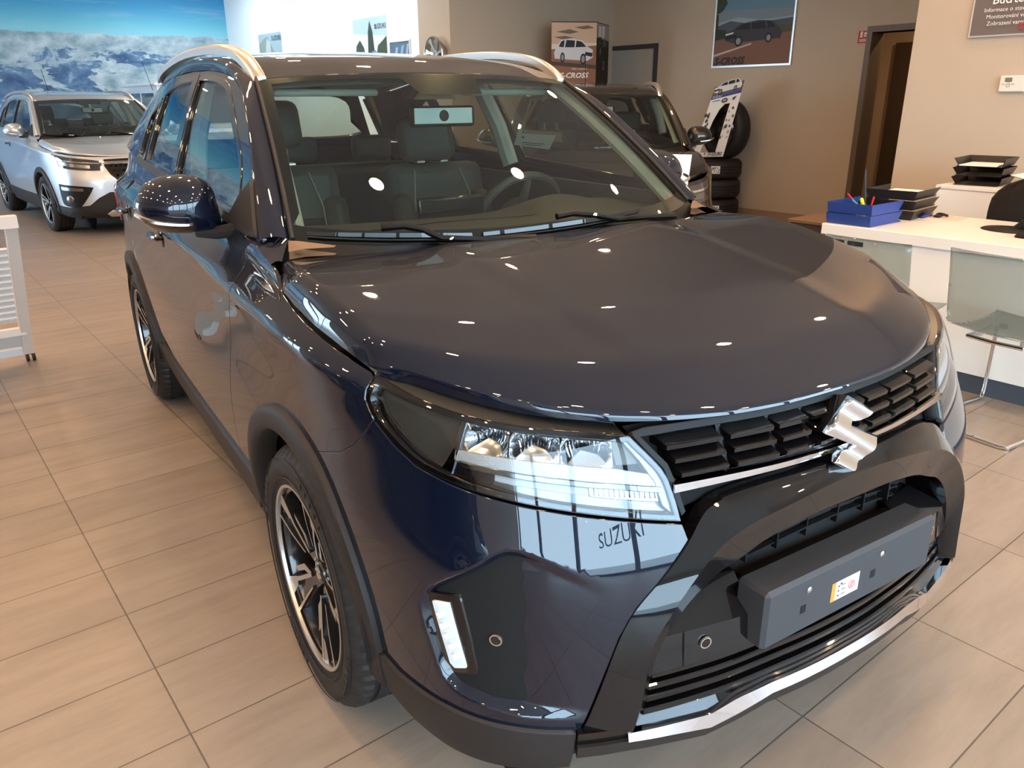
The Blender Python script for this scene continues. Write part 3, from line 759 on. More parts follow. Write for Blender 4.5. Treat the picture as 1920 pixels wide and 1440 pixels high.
# lower intake
li=empty('lower_intake', parent=car)
LI=[(0,.694),(.10,.692),(.25,.670),(.35,.632),(.43,.572),(.487,.46),(.505,.345),(.50,.30),(.30,.30),(0,.33)]
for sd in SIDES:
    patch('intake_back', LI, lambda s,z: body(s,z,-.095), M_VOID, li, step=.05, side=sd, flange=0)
    # corner block with sloping shelf
    b=MB()
    def pt(s,z,o):
        p=body(np.array([s]),np.array([z]),o)[0]; return (sd*p[0],p[1],p[2])
    sv=np.linspace(.262,.492,12)
    prof=[(.438,-.07),(.440,-.004),(.512,-.010),(.566,-.078),(.566,-.095)]
    V=[pt(s-(.0 if j<2 else (s-.26)*(0.10 if j==2 else .42)) ,z,o) for s in sv for j,(z,o) in enumerate(prof)]; F=[]
    for i in range(11):
        for j in range(4):
            f=(i*5+j,(i+1)*5+j,(i+1)*5+j+1,i*5+j+1); F.append(f if sd>0 else f[::-1])
    b.add(V,F,0,True); b.add(V[:5],[(0,1,2,3,4)] if sd<0 else [(4,3,2,1,0)])
    blk=b.build('corner_block', M_PIANO, li, auto=25)
    sensor(.372,.480,-.004,blk,sd,M_PIANO)
    b=MB(); q=[pt(.418,z,o+.0006) for z,o in ((.441,-.004),(.476,-.006),(.511,-.0095))]; b.tube(q,.0012,5); b.build('panel_gap', M_VOID, blk)
# full-width slats: side steps and centre blades
def slat(parent, L0, z, dz, off, m=M_PIANO, w=None, depth=.05):
    b=MB()
    for sd in SIDES:
        s=np.linspace(0,L0,26); zc=np.array([z(x) for x in s])
        rr=[body(s,zc-dz,off-depth),body(s,zc-dz,off-.003),body(s,zc-dz*.75,off),body(s,zc,off),body(s,zc+dz*.25,off-.003),body(s,zc+dz*.4,off-depth)]
        n=26; V=[(sd*p[0],p[1],p[2]) for r in rr for p in r]; F=[]
        for a in range(5):
            for i in range(n-1):
                f=(a*n+i,a*n+i+1,(a+1)*n+i+1,(a+1)*n+i); F.append(f if sd>0 else f[::-1])
        b.add(V,F,0,True)
    return b.build('intake_slat', m, parent, auto=30)
for zc,L0,of in ((.424,.474,-.020),(.402,.482,-.016),(.380,.488,-.012),(.357,.496,-.006)):
    slat(li, L0, lambda x,zc=zc: zc+.010*(1-sstep(.16,.36,x)), .011, of)
for zc,L0 in ((.648,.30),(.628,.33),(.608,.35)):
    slat(li, .34, lambda x,zc=zc: zc-.05*(x/.35)**2, .004, -.080, M_BLK, depth=.01)
for sd in SIDES:
    for x in (.05,.14,.23):
        b=MB(); b.box((sd*x-.002,-.80,.585),(sd*x+.002,-.775,.665)); b.build('intake_fin', M_BLK, li)
# plate carrier
pl=empty('plate_holder', parent=car)
b=MB(); b.box((-.272,-.893,.449),(.272,-.815,.578),bev=.008); b.build('carrier', M_PLATE, pl)
b=MB(); b.box((-.240,-.83,.44),(.240,-.79,.56)); b.build('carrier_foot', M_BLK, pl)
for x in (-.150,.082):
    b=MB(); b.lathe([(.0,-.8945),(.005,-.8945),(.0065,-.8935),(.0065,-.890)],12,axis='y',org=(x+.0,0,.545)); b.lathe([(.0065,-.8932),(.0115,-.8938),(.013,-.8920)],20,1,axis='y',org=(x,0,.545))
    b.build('screw', [M_CHR,M_PLATE], pl)
for x in (-.163,.058):
    b=MB(); b.box((x-.008,-.8936,.497),(x+.008,-.8925,.515)); b.build('slot', M_VOID, pl)
st=MB(); st.box((-.078,-.8938,.487),(.010,-.8932,.530)); stk=st.build('sticker', M_PAPER, pl)
b=MB(); b.box((-.078,-.8942,.487),(-.066,-.8936,.530)); b.build('orange_stripe', M_ORANGE, stk)
b=MB()
for k in range(3):
    b.box((-.058,-.8942,.494+.011*k),(-.053,-.8937,.498+.011*k))
    b.box((-.046,-.8942,.495+.011*k),(-.034,-.8937,.497+.011*k))
b.box((-.052,-.8942,.520),(-.045,-.8937,.524)); b.build('sticker_marks', M_BLACKINK, stk)
b=MB(); b.tube([(-.014+.009*math.cos(2*PI*i/16),-.8942,.508+.009*math.sin(2*PI*i/16)) for i in range(16)],.0008,4,closed=True); b.tube([(-.020,-.8942,.502),(-.008,-.8942,.514)],.0008,4); b.tube([(-.014,-.8942,.500),(-.014,-.8942,.516)],.0006,4)
b.build('red_circle_mark', M_RED, stk)
# skid strip and lip
def zs_top(x): return float(np.interp(x,[0,.22,.30,.36,.44,.52],[.357,.355,.345,.326,.331,.334]))
def zs_bot(x): return float(np.interp(x,[0,.22,.30,.36,.44,.53],[.337,.333,.310,.296,.309,.318]))
sx=np.concatenate([np.linspace(0,.22,6),np.linspace(.24,.36,8),np.linspace(.38,.535,8)])
strip(car,'silver_skid_strip',[(s,zs_bot(s),zs_top(s)) for s in sx], M_CHR, [(1,-.01),(1,.022),(2,.016),(2,-.030)])
strip(car,'front_lip',[(s,zs_bot(s)-.034,zs_bot(s)) for s in np.concatenate([sx,[.58,.628]])], M_CLAD, [(1,-.20),(1,.012),(2,.019),(2,-.02)])
strip(car,'intake_sill',[(s,zs_top(s)-.003,.350) for s in sx], M_PIANO, [(1,.004),(2,-.012),(2,-.08)])
for sd in SIDES: strip(car,'frame_foot',[(s,.283,.347) for s in (.528,.55,.58,.61,.628)], M_PIANO, [(1,-.10),(1,.010),(2,.014),(2,-.02)], (sd,))
# ---------------- wheels ----------------
def make_wheel(parent, loc, sd, style='blade', R=.334, RR=.2335, w=.107, face=M_MACH, dark=M_RIMB, disc=True):
    """sd=-1: outer face looks to -x"""
    wh=empty('wheel', loc, parent=parent)
    o=sd
    prof=[(RR-.012,-w*.86),(RR+.010,-w*.93),(RR+.035,-w*1.01),(R-.055,-w*1.03),(R-.028,-w*.97),(R-.012,-w*.84),(R-.003,-w*.70)]
    tread=[]
    for g in (-.48,0.0,.48):
        tread+= [(R-.0005,(g-.07)*w),(R-.008,(g-.065)*w),(R-.008,(g+.065)*w),(R-.0005,(g+.07)*w)]
    full=prof+tread+[(r,-h) for r,h in reversed(prof)]
    b=MB(); seg=220; V=[];F=[]; n=len(full)
    for k in range(seg):
        a=2*PI*k/seg; 
        for i,(r,h) in enumerate(full):
            rr=r
            if (i in (5,6,7) or i in (n-6,n-7,n-8)) and k%4==0: rr=r-.006
            V.append((o*-1*-h if False else -o*(-h) if False else (o*(-h)),rr*math.cos(a),rr*math.sin(a)))
    for k in range(seg):
        for i in range(n-1): 
            f=(k*n+i,((k+1)%seg)*n+i,((k+1)%seg)*n+i+1,k*n+i+1); F.append(f if o>0 else f[::-1])
    b.add(V,F,0,True); tire=b.build('tire', M_RUB, wh, auto=30)
    # sidewall ribs and lettering blocks
    b=MB()
    for k in range(60):
        a=2*PI*k/60; 
        if k%15 in (2,3,4,5,6): 
            p=Vector((o*w*1.025,(R-.045)*math.cos(a),(R-.045)*math.sin(a))); m=Matrix.Translation(p)@Matrix.Rotation(a,4,'X'); b.box((-.002,-.010,-.010),(.002,.010,.010),mtx=m)
    b.tube([(o*w*1.02,(R-.030)*math.cos(2*PI*i/80),(R-.030)*math.sin(2*PI*i/80)) for i in range(80)],.0018,4,closed=True)
    b.tube([(o*w*1.0,(RR+.020)*math.cos(2*PI*i/80),(RR+.020)*math.sin(2*PI*i/80)) for i in range(80)],.0018,4,closed=True)
    b.build('sidewall_relief', M_RUB, tire)
    rim=empty('rim', parent=wh)
    b=MB(); b.lathe([(RR-.004,o*w*.97),(RR,o*w*.88),(RR-.018,o*w*.80),(RR-.030,o*w*.2),(RR-.04,-o*w*.8),(RR,-o*w*.9)],72,axis='x'); b.build('barrel', dark, rim, recalc=True)
    b=MB(); b.lathe([(RR+.001,o*w*.90),(RR+.001,o*w*.965),(RR-.003,o*w*.975),(RR-.007,o*w*.95),(RR-.008,o*w*.86)],96,axis='x'); b.build('rim_lip', face, rim, auto=50)
    X=lambda d: o*(w*.90-d)
    def plate(bb, poly, a0, d0, d1, tilt=0, mi=0, mside=1):
        def fn(r,t,d):
            rr=math.hypot(r,t); dish=.030*(1-min(1,rr/.20))+d; a=a0
            y=r*math.cos(a)-t*math.sin(a); z=r*math.sin(a)+t*math.cos(a); return Vector((o*(w*.90-dish+tilt*t),y,z))
        bb.prism(poly, fn, d1, d0, mi, mside)
    if style=='blade':
        for k in range(5):
            a0=2*PI*k/5+.50; g=-o; b=MB()
            def P_(L): return [(r,t*g) for r,t in L][::(1 if g>0 else -1)]
            plate(b,P_([(.040,-.022),(.12,-.034),(.224,-.046),(.226,.046),(.12,.030),(.040,.022)]),a0,.012,.034,0,1,1)
            plate(b,P_([(.058,.006),(.140,.020),(.224,.040),(.222,.056),(.135,.031),(.056,.016)]),a0,.000,.016,0,0,1)
            plate(b,P_([(.075,-.014),(.150,-.026),(.2255,-.036),(.225,-.046),(.148,-.033),(.078,-.020)]),a0,.002,.016,0,0,1)
            plate(b,P_([(.152,.036),(.168,.014),(.2255,.006),(.224,.040)]),a0,.003,.016,.05*g,0,1)
            plate(b,P_([(.060,.016),(.085,.050),(.150,.062),(.140,.046),(.098,.036),(.070,.010)]),a0,.004,.018,0,0,1)
            b.build('spoke',[face,dark],rim,recalc=True,auto=25)
    else:
        for k in range(5):
            for e in (-1,1):
                a0=2*PI*k/5+.3+e*.13; b=MB()
                plate(b,[(.045,-.014),(.12,-.008),(.225,-.013),(.225,.013),(.12,.008),(.045,.014)],a0,-.001,.024,0,0,1)
                b.build('spoke',[face,dark],rim,recalc=True,auto=25)
    b=MB(); b.lathe([(0,X(.026)),(.026,X(.026)),(.030,X(.030)),(.031,X(.036)),(.060,X(.042)),(.064,X(.07))],40,axis='x'); hub=b.build('hub_cap', dark, rim, recalc=True, auto=50)
    e=emblem(hub,'e',(0,0,0),.036,.032,.002); V=[Vector(v) for v in e.v]; b=MB()
    R_=Matrix.Rotation(o*PI/2,4,'Z'); b.add([(R_@v)+Vector((X(.0255),0,0)) for v in V],e.f,0); b.build('cap_emblem', face, hub, recalc=True)
    b=MB()
    for k in range(5):
        a=2*PI*k/5+.3; b.lathe([(0,X(.034)),(.007,X(.034)),(.009,X(.044)),(.009,X(.06))],10,axis='x',org=(0,.048*math.cos(a),.048*math.sin(a)))
    b.build('wheel_nuts', M_CHR, rim, recalc=True)
    if disc:
        b=MB(); b.lathe([(.03,o*.02),(.145,o*.02),(.145,o*.0),(.03,o*.0)],48,axis='x'); b.build('brake_disc', M_SAT, wh, recalc=True)
        b=MB(); b.box((-.02,.07,-.06),(.035,.15,.06),bev=.01); b.build('brake_caliper', M_CLAD, wh)
    return wh
for sd in SIDES:
    make_wheel(car,(sd*.768,0,.334),sd)
    make_wheel(car,(sd*.758,2.5,.334),sd)

# ---------------- glasshouse ----------------
def gl(y,d=.014): return float(ZB(y))+d
WF=[(.635,gl(.63)),(.70,1.258),(.86,1.362),(1.07,1.468),(1.20,1.501),(1.366,1.518),(1.60,1.525),(1.50,gl(1.5))]
WR=[(1.585,gl(1.58)),(1.69,1.524),(1.90,1.518),(2.12,1.497),(2.20,1.473),(2.15,gl(2.15))]
WQ=[(2.20,gl(2.2)),(2.25,1.450),(2.33,1.428),(2.42,1.375),(2.40,gl(2.4,.03)),(2.37,gl(2.37))]
WF=smooth_poly(WF,.03,(0,6,7)); WR=smooth_poly(WR,.03,(0,1,4,5)); WQ=smooth_poly(WQ,.03,(0,1,4))
OUTL=[(.405,1.098),(.565,1.236),(.739,1.368),(.91,1.462),(1.07,1.506),(1.226,1.527),(1.444,1.543),(1.774,1.549),(2.1,1.540),(2.40,1.515),(2.6,1.49),(2.95,1.45)]
FD=[(.405,1.096),(.565,1.234),(.739,1.366),(.91,1.460),(1.07,1.504),(1.226,1.525),(1.444,1.541),(1.64,1.545),(1.545,gl(1.54,0)),(1.0,gl(1.0,0)),(.6,gl(.6,0))]
RD=[(1.548,gl(1.54,0)),(1.643,1.545),(1.774,1.547),(2.1,1.538),(2.235,1.530),(2.175,gl(2.17,0)),(1.8,gl(1.8,0))]
QD=[(2.179,gl(2.17,0)),(2.239,1.530),(2.40,1.513),(2.6,1.488),(2.95,1.45),(3.05,1.22),(2.6,gl(2.6,0))]
for sd in SIDES:
    patch('door_window_frame', FD, green_fn, M_BLUE, car, step=.03, side=sd, holes=[inset(WF,-.004)], flange=.02)
    patch('door_window_frame', RD, green_fn, M_BLUE, car, step=.03, side=sd, holes=[inset(WR,-.004)], flange=.02)
    patch('rear_pillar', QD, green_fn, M_BLUE, car, step=.05, side=sd, holes=[inset(WQ,-.004)], flange=.02)
    patch('door_glass', WF, green_fn, M_GLSD, car, step=.05, side=sd, off=-.008, flange=0)
    patch('door_glass', WR, green_fn, M_GLSD, car, step=.05, side=sd, off=-.008, flange=0)
    patch('quarter_glass', WQ, green_fn, M_GLSD, car, step=.05, side=sd, off=-.008, flange=0)
    patch('window_seal', inset(WF,-.006), green_fn, M_PIANO, car, step=.03, side=sd, holes=[inset(WF,.012)], off=.003, flange=.012)
    patch('window_seal', inset(WR,-.006), green_fn, M_PIANO, car, step=.03, side=sd, holes=[inset(WR,.012)], off=.003, flange=.012)
    patch('window_seal', inset(WQ,-.004), green_fn, M_PIANO, car, step=.03, side=sd, holes=[inset(WQ,.010)], off=.003, flange=.012)
    patch('middle_pillar', [(1.505,gl(1.5,0)),(1.607,1.530),(1.690,1.530),(1.585,gl(1.58,0))], green_fn, M_PIANO, car, step=.04, side=sd, off=.005, flange=.012)
    bl=[(y,gl(y,-.012)) for y in np.linspace(.47,2.42,12)]+[(y,gl(y,.012)) for y in np.linspace(2.41,.53,12)]
    patch('belt_moulding', bl, green_fn, M_CLAD, car, step=.03, side=sd, off=.008, flange=.012)
    # pillar + cant rail loft
    t_out=np.array([0,.11,.23,.36,.45,.54,.62,.71,.79,.85,.92,1.0]); so=Spl(t_out,np.array(OUTL))
    t_in=np.linspace(0,1,70)
    def inner(t):
        v=t/.45
        if v<1: p=wsurf(1.0,v); q=wsurf(.99,v); return p
        y=lerp(.965,2.95,(t-.45)/.55); return roof(.597,y)
    b=MB(); rows=[]
    for t in t_in:
        o_=so(t); P=green(o_[0],o_[1]); I=inner(t); I2=np.array([I[0],I[1],I[2]])
        d=I2-P; out=np.array([1,0,0])*(1 if t<.45 else .3)+np.array([0,0,1])*(.35 if t<.45 else 1.2); out=out-d*(out@d)/(d@d); out/=np.linalg.norm(out)
        bul=.020 if t<.45 else .012
        row=[]
        for k in range(9):
            w_=k/8; row.append(P+d*w_+out*bul*math.sin(PI*w_)**.8)
        row.append(I2-out*.02); rows.append([Vector((sd*p[0],p[1],p[2])) for p in row])
    b.grid(lambda i,j: rows[i][j], range(len(rows)), range(10), flip=(sd<0)); b.build('side_frame', M_BLUE, car, auto=60)
    # windscreen moulding
    b=MB(); b.tube([tuple(np.array(wsurf(.992,v))*[sd,1,1]+np.array([0,-.002,.004])) for v in np.linspace(.0,1,20)],.006,6); b.build('windscreen_moulding', M_SEAL, car)
    # roof rail: flat arched bar
    ys=[.955,.985,1.03,1.09,1.17,1.3,1.5,1.8,2.1,2.4,2.55,2.62]; hs=[.0,.012,.020,.026,.029,.030,.030,.030,.030,.026,.015,.0]
    b=MB(); rows=[]
    for y,h in zip(ys,hs):
        p=roof(.560,y); p0=np.array([.580,y,p[2]+.004])
        wd=.016; hh=h+.006
        rows.append([Vector((sd*(p0[0]-.020),y,p0[2]+hh-.030)),Vector((sd*(p0[0]-.020),y,p0[2]+hh-.004)),Vector((sd*(p0[0]-.012),y,p0[2]+hh)),Vector((sd*(p0[0]+.014),y,p0[2]+hh-.004)),Vector((sd*(p0[0]+.021),y,p0[2]+hh-.012)),Vector((sd*(p0[0]+.021),y,p0[2]+hh-.034))])
    sm=[Spl(range(len(ys)),np.array([[c for c in r[j]] for r in rows])) for j in range(6)]
    tt=np.linspace(0,len(ys)-1,60)
    b.grid(lambda i,j: tuple(sm[j%6](tt[i])), range(60), range(7), flip=(sd<0))
    b.add([tuple(sm[j](0)) for j in range(6)],[tuple(range(6))]); b.build('roof_rail', M_RAIL, car, auto=40, recalc=True)
    # mirror
    tri=[(.405,1.098),(.520,1.236),(.565,1.235),(.655,1.118)]
    mi=empty('door_mirror', parent=car)
    patch('mirror_sail', [(.43,1.103),(.562,1.232),(.63,1.190),(.70,1.120)], green_fn, M_CLAD, mi, step=.03, side=sd, off=.010, flange=.015)
    ol=[(-.800,1.090),(-.802,1.165),(-.812,1.210),(-.840,1.236),(-.885,1.246),(-.945,1.240),(-.988,1.220),(-1.016,1.180),(-1.020,1.152),(-1.004,1.118),(-.955,1.088),(-.85,1.078)]
    ol=smooth_poly([(abs(a),z) for a,z in ol],.012); cx=sum(p[0] for p in ol)/len(ol); cz=sum(p[1] for p in ol)/len(ol)
    b=MB(); rows=[]
    for t in np.linspace(0,1,14):
        s_=(1-(1-t)**2.2)**.5 if t<1 else 1; yy=.62-.075*(1-t)**1.0
        rows.append([(sd*(cx+(p[0]-cx)*s_ + .03*(1-t)*0),.765-.115*(1-t) + .03*((p[0]-.82)/.2)*t,cz+(p[1]-cz)*s_) for p in ol+[ol[0]]])
    rows.append([(sd*(cx+(p[0]-cx)*.97),.780+ .03*((p[0]-.82)/.2),cz+(p[1]-cz)*.97) for p in ol+[ol[0]]])
    b.grid(lambda i,j: rows[i][j], range(len(rows)), range(len(ol)+1), flip=(sd>0)); b.build('mirror_shell', M_BLUE, mi, auto=80, recalc=True)
    b=MB(); b.add([(sd*(cx+(p[0]-cx)*.92),.783+ .03*((p[0]-.82)/.2),cz+(p[1]-cz)*.92) for p in ol],[tuple(range(len(ol)))]); b.build('mirror_glass', M_CHR, mi)
    L=[(1.024,.730,1.148),(1.010,.680,1.140),(.980,.657,1.130),(.930,.647,1.122),(.895,.646,1.120)]
    sp=Spl(range(5),np.array(L)); b=MB(); rows=[]
    for t in np.linspace(0,4,16):
        p=sp(t); h=.0065*(1-.55*abs(t/4-.35)*1.2); d=Spl(range(5),np.array(L))(min(4,t+.05))-p; nrm=np.array([d[1],-d[0],0]); nrm/=np.linalg.norm(nrm)+1e-9; 
        if nrm[1]>0: nrm=-nrm
        p=p-nrm*.0
        rows.append([Vector((sd*(p[0]),p[1],p[2]-h)),Vector((sd*(p[0]+nrm[0]*.006),p[1]+nrm[1]*.006-.002,p[2]-h*.6)),Vector((sd*(p[0]+nrm[0]*.006),p[1]+nrm[1]*.006-.002,p[2]+h*.6)),Vector((sd*p[0],p[1],p[2]+h))])
    b.grid(lambda i,j: rows[i][j], range(16), range(4), flip=(sd>0)); b.build('mirror_indicator', M_SAT, mi, auto=50)
    b=MB(); pts=[Vector((sd*.875,.72,1.088)),Vector((sd*.83,.70,1.084)),Vector((sd*.785,.65,1.095)),Vector((sd*.755,.60,1.108))]
    b.tube(pts,[.014,.018,.022,.03],10); b.build('mirror_arm', M_CLAD, mi)
# roof skin
rp=[(-.597,.965),(-.40,.965),(-.2,.965),(0,.965),(.2,.965),(.4,.965),(.597,.965),(.597,1.5),(.597,2.95),(-.597,2.95),(-.597,1.5)]
patch('roof_skin', rp, lambda x,y: roof(x,y), M_BLUE, car, step=.045, flange=.015)
patch('headliner', [(-.57,1.0),(.57,1.0),(.57,2.9),(-.57,2.9)], lambda x,y: roof(x,y)-np.array([0,0,.045]), M_TRIM, car, step=.12, flange=0)
# windscreen
def ws_fn(u,v): return wsurf(u/.68,v/.72)
WSO=[(-.68,0),(.68,0),(.68,.72),(-.68,.72)]
CL=[(-.640,.052),(-.30,.050),(0,.048),(.30,.050),(.640,.052),(.648,.10),(.640,.40),(.630,.655),(.600,.688),(.34,.693),(.16,.690),(.125,.60),(-.125,.60),(-.16,.690),(-.34,.693),(-.600,.688),(-.630,.655),(-.640,.40),(-.648,.10)]
CL=smooth_poly(CL,.03,(10,11,12,13))
patch('windscreen', WSO, ws_fn, M_GLS, car, step=.05, off=.001, flange=0)
fr_=patch('windscreen_black_band', inset(WSO,.002), ws_fn, M_FRIT, car, step=.03, holes=[CL], off=-.002, flange=0)
# cowl under the wipers
b=MB()
cr=_Q[-1]; 
for sd in SIDES:
    n=len(cr); R0=[(sd*p[0],p[1]+.004,p[2]-.012) for p in cr]; R1=[(sd*p[0],p[1]+.05,p[2]-.030) for p in cr]
    R2=[]
    for p in cr:
        u=min(1,p[0]/.745); q=wsurf(u,.012); R2.append((sd*q[0],q[1],q[2]-.002))
    V=R0+R1+R2; F=[]
    for a in range(2):
        for i in range(n-1):
            f=(a*n+i,(a+1)*n+i,(a+1)*n+i+1,a*n+i+1); F.append(f[::-1] if sd>0 else f)
    b.add(V,F,0,True)
b.build('cowl_panel', M_BLK, car, recalc=True)
for sd in SIDES:   # rubber corner fillets beside the cowl
    b=MB(); 
    P=[Vector((sd*.738,.305,1.080)),Vector((sd*.722,.352,1.100)),Vector((sd*.700,.338,1.099)),Vector((sd*.625,.268,1.090)),Vector((sd*.634,.258,1.088)),Vector((sd*.70,.288,1.086))]
    b.add(P,[(0,1,2,3,4,5) if sd>0 else (5,4,3,2,1,0)]); b.add([p-Vector((0,0,.02)) for p in P],[(0,1,2,3,4,5)])
    b.build('cowl_corner', mat('corner_plastic',(.16,.095,.055),rough=.5) if sd<0 else MATS['corner_plastic'], car)
# wipers
def wp(u,v,off):
    P=wsurf(u,v); e=1e-3; n=np.cross(wsurf(u+e,v)-P,wsurf(u,v+e)-P); n/=np.linalg.norm(n); return Vector(P+n*off)
def wiper(b0,b1,pts):
    w=empty('wiper', parent=car)
    b=MB(); n=16
    for i in range(n): pass
    rows=[]
    for i in range(n+1):
        t=i/n; u=lerp(b0[0],b1[0],t); v=lerp(b0[1],b1[1],t); h=.016+.006*math.sin(PI*t)
        rows.append([wp(u,v-.009,.004),wp(u,v-.009,h*.6),wp(u,v+.0,h),wp(u,v+.009,h*.6),wp(u,v+.009,.004)])
    b.grid(lambda i,j: rows[i][j], range(n+1), range(5)); b.add(rows[0],[(0,1,2,3,4)]); b.add(rows[-1],[(4,3,2,1,0)]); b.build('wiper_blade', M_PIANO, w, recalc=True, auto=25)
    b=MB(); b.tube([wp(lerp(b0[0],b1[0],t),lerp(b0[1],b1[1],t)-.012,.006) for t in np.linspace(0,1,12)],.0022,5); b.build('rubber_edge', M_SEAL, w)
    b=MB(); b.tube([wp(u,v,o) for u,v,o in pts],[.010]+[.009]*(len(pts)-2)+[.013],8); b.build('wiper_arm', M_PIANO, w)
    return w
wiper((-.945,.028),(-.375,.030),[(-.70,.052,.022),(-.62,.055,.026),(-.56,.045,.022),(-.50,.008,.018),(-.35,-.004,.018),(-.13,-.015,.016)])
wiper((-.330,.030),(.50,.050),[(.02,.066,.022),(.10,.066,.028),(.20,.052,.024),(.32,.020,.018),(.52,.000,.018),(.70,-.030,.016)])
for sd in SIDES:   # painted foot of the pillar between bonnet corner and windscreen
    b=MB(); rows=[]
    for t in np.linspace(0,1,8):
        y=lerp(.268,.50,t); o_=body(np.array([s_of_y(y)]),np.array([lerp(1.058,1.094,t)]),0)[0]; i_=np.array([lerp(.768,.716,t),lerp(.268,.374,t),lerp(1.064,1.102,t)])
        rows.append([tuple((o_*(1-k/5)+i_*(k/5)+np.array([0,0,.006*math.sin(PI*k/5)]))*[sd,1,1]) for k in range(6)])
    b.grid(lambda i,j: rows[i][j],range(8),range(6),flip=(sd<0)); b.build('pillar_foot',M_BLUE,car)
# rear screen
def back_fn(u,v): # u -1..1, v 0..1
    u=np.asarray(u,float); v=np.asarray(v,float)
    return np.stack([-u*(.68-.19*v), 3.20-.24*v-.10*u*u, 1.19+.34*v],-1)
BO=[(-1,0),(1,0),(1,1),(-1,1)]; BG=smooth_poly([(-.80,.14),(.80,.14),(.86,.40),(.80,.80),(0,.84),(-.80,.80),(-.86,.40)],.1)
patch('rear_screen_frame', BO, back_fn, M_BLUE, car, step=.12, holes=[BG], flange=.02)
patch('rear_screen', BG, back_fn, M_GLSD, car, step=.12, off=-.004, flange=0)
# ---------------- cabin ----------------
def rbox(name, lo, hi, m, parent, r=.04, mtx=None, seg=3):
    b=MB(); b.box(lo,hi,mtx=mtx); o=b.build(name,m,parent)
    bv=o.modifiers.new('b','BEVEL'); bv.width=r; bv.segments=seg; bv.limit_method='NONE'
    for p in o.data.polygons: p.use_smooth=True
    return o
def seat(x,y,htop=1.40,kw=.25,dz=0):
    s=empty('front_seat',(x,y,dz),parent=car)
    Rt=Matrix.Translation((0,0,.60))@Matrix.Rotation(math.radians(-14),4,'X')
    rbox('seat_cushion',(-kw,-.62,.42),(kw,-.02,.58),M_SEAT,s,.05)
    bk=rbox('seat_back',(-kw,-.02,-.08),(kw,.12,.56),M_SEATL,s,.055,Rt)
    rbox('centre_panel',(-.15,-.035,-.04),(.15,.03,.34),M_SEAT,bk,.02,Rt)
    for e in (-1,1):
        rbox('bolster',(e*(kw-.05)-.05,-.07,-.05),(e*(kw-.05)+.05,.05,.42),M_SEATL,bk,.04,Rt)
        b=MB(); b.tube([Rt@Vector((e*(kw-.105),-.045,z)) for z in (0,.2,.38)]+[Rt@Vector((e*(kw-.135),-.022,.52))],.0022,5); b.build('stitching',M_STITCH,bk)
        b=MB(); b.tube([Rt@Vector((e*.06,.05,z)) for z in (.52,htop-.10-.60)],.007,8); b.build('headrest_post',M_SAT,s)
        b=MB(); p=Rt@Vector((e*.06,.03,.565)); b.box(p-Vector((.02,.02,.004)),p+Vector((.02,.02,.006)),bev=.002); b.build('post_collar',M_SAT,s)
    h0=htop-.60
    rbox('headrest',(-.135,.0,h0-.19),(.135,.10,h0+.0),M_SEATL,s,.045,Rt)
    return s
seat(-.38,1.42,1.42,dz=.055); seat(.37,1.52,1.36,dz=.03)
rs=empty('rear_seat',parent=car)
rbox('seat_cushion',(-.64,1.95,.42),(.64,2.45,.58),M_SEAT,rs,.05); rbox('seat_back',(-.64,2.42,.5),(.64,2.56,1.12),M_SEATL,rs,.05)
for x in (-.42,0,.42): rbox('headrest',(x-.11,2.46,1.13),(x+.11,2.54,1.26),M_SEATL,rs,.03)
# dashboard
db=empty('dashboard',parent=car)
b=MB()
def dfn(u,v):
    x=u*.74; c=1-u*u; y0=.40-.17*c; prof=[(0,1.062),(.18,1.066),(.40,1.070),(.50,1.062),(.55,1.02),(.56,.90)]
    t=v*(len(prof)-1); i=min(int(t),len(prof)-2); a=prof[i];bb=prof[i+1]; q=(lerp(a[0],bb[0],t-i),lerp(a[1],bb[1],t-i))
    hump=.045*math.exp(-((x-.37)/.17)**2)*math.exp(-((q[0]-.42)/.16)**2)
    return (x,y0+q[0],q[1]+hump)
b.grid(dfn,np.linspace(-1,1,41),np.linspace(0,1,26)); b.build('dashboard_top',M_DASH,db)
b=MB()
b.box((-.30,.36,1.062),(.62,.395,1.070))
for k in range(46): b.box((-.29+.0195*k,.350,1.068),(-.28+.0195*k,.360,1.0745))
b.build('defroster_grille',M_BLK,db)
rbox('centre_screen',(-.13,.80,.98),(.13,.825,1.12),M_PIANO,db,.008)
b=MB(); b.tube([(-.45+.9*i/10,.545-.02*math.cos(i),1.0745) for i in range(11)],.0015,4); b.build('dash_seam',M_VOID,db)
sw=empty('steering_wheel',(.37,.95,1.0),parent=car)
Rw=Matrix.Rotation(math.radians(-64),4,'X')
b=MB(); b.tube([Rw@Vector((.185*math.cos(2*PI*i/40),.185*math.sin(2*PI*i/40),0)) for i in range(40)],.016,10,closed=True); b.build('wheel_ring',M_SEATL,sw)
b=MB(); b.lathe([(0,-.02),(.06,-.02),(.075,-.03),(.075,-.06)],20); b.v=[tuple(Rw@Vector((x,y,-z-.03))) for x,y,z in b.v]; b.build('airbag_hub',M_DASH,sw,recalc=True)
b=MB()
for a in (0,PI,1.5*PI): b.tube([Rw@Vector((.05*math.cos(a),.05*math.sin(a),-.005)),Rw@Vector((.18*math.cos(a),.18*math.sin(a),0))],[.02,.012],8)
b.build('wheel_spokes',M_DASH,sw)
im=empty('interior_mirror',(.055,.95,1.385),parent=car)
rbox('mirror_housing',(-.128,-.010,-.038),(.128,.02,.034),M_BLK,im,.012)
b=MB(); b.box((-.118,-.0125,-.026),(.112,-.0105,.026)); b.build('mirror_housing_face',mat('pale_mirror_back',(.42,.50,.54),rough=.25),im)
b=MB(); b.lathe([(0,-.014),(.017,-.014),(.021,-.0115)],20,axis='y',org=(-.002,0,0)); b.build('mirror_mount',M_BLK,im)
ch=empty('camera_housing',(.0,.92,1.475),parent=car)
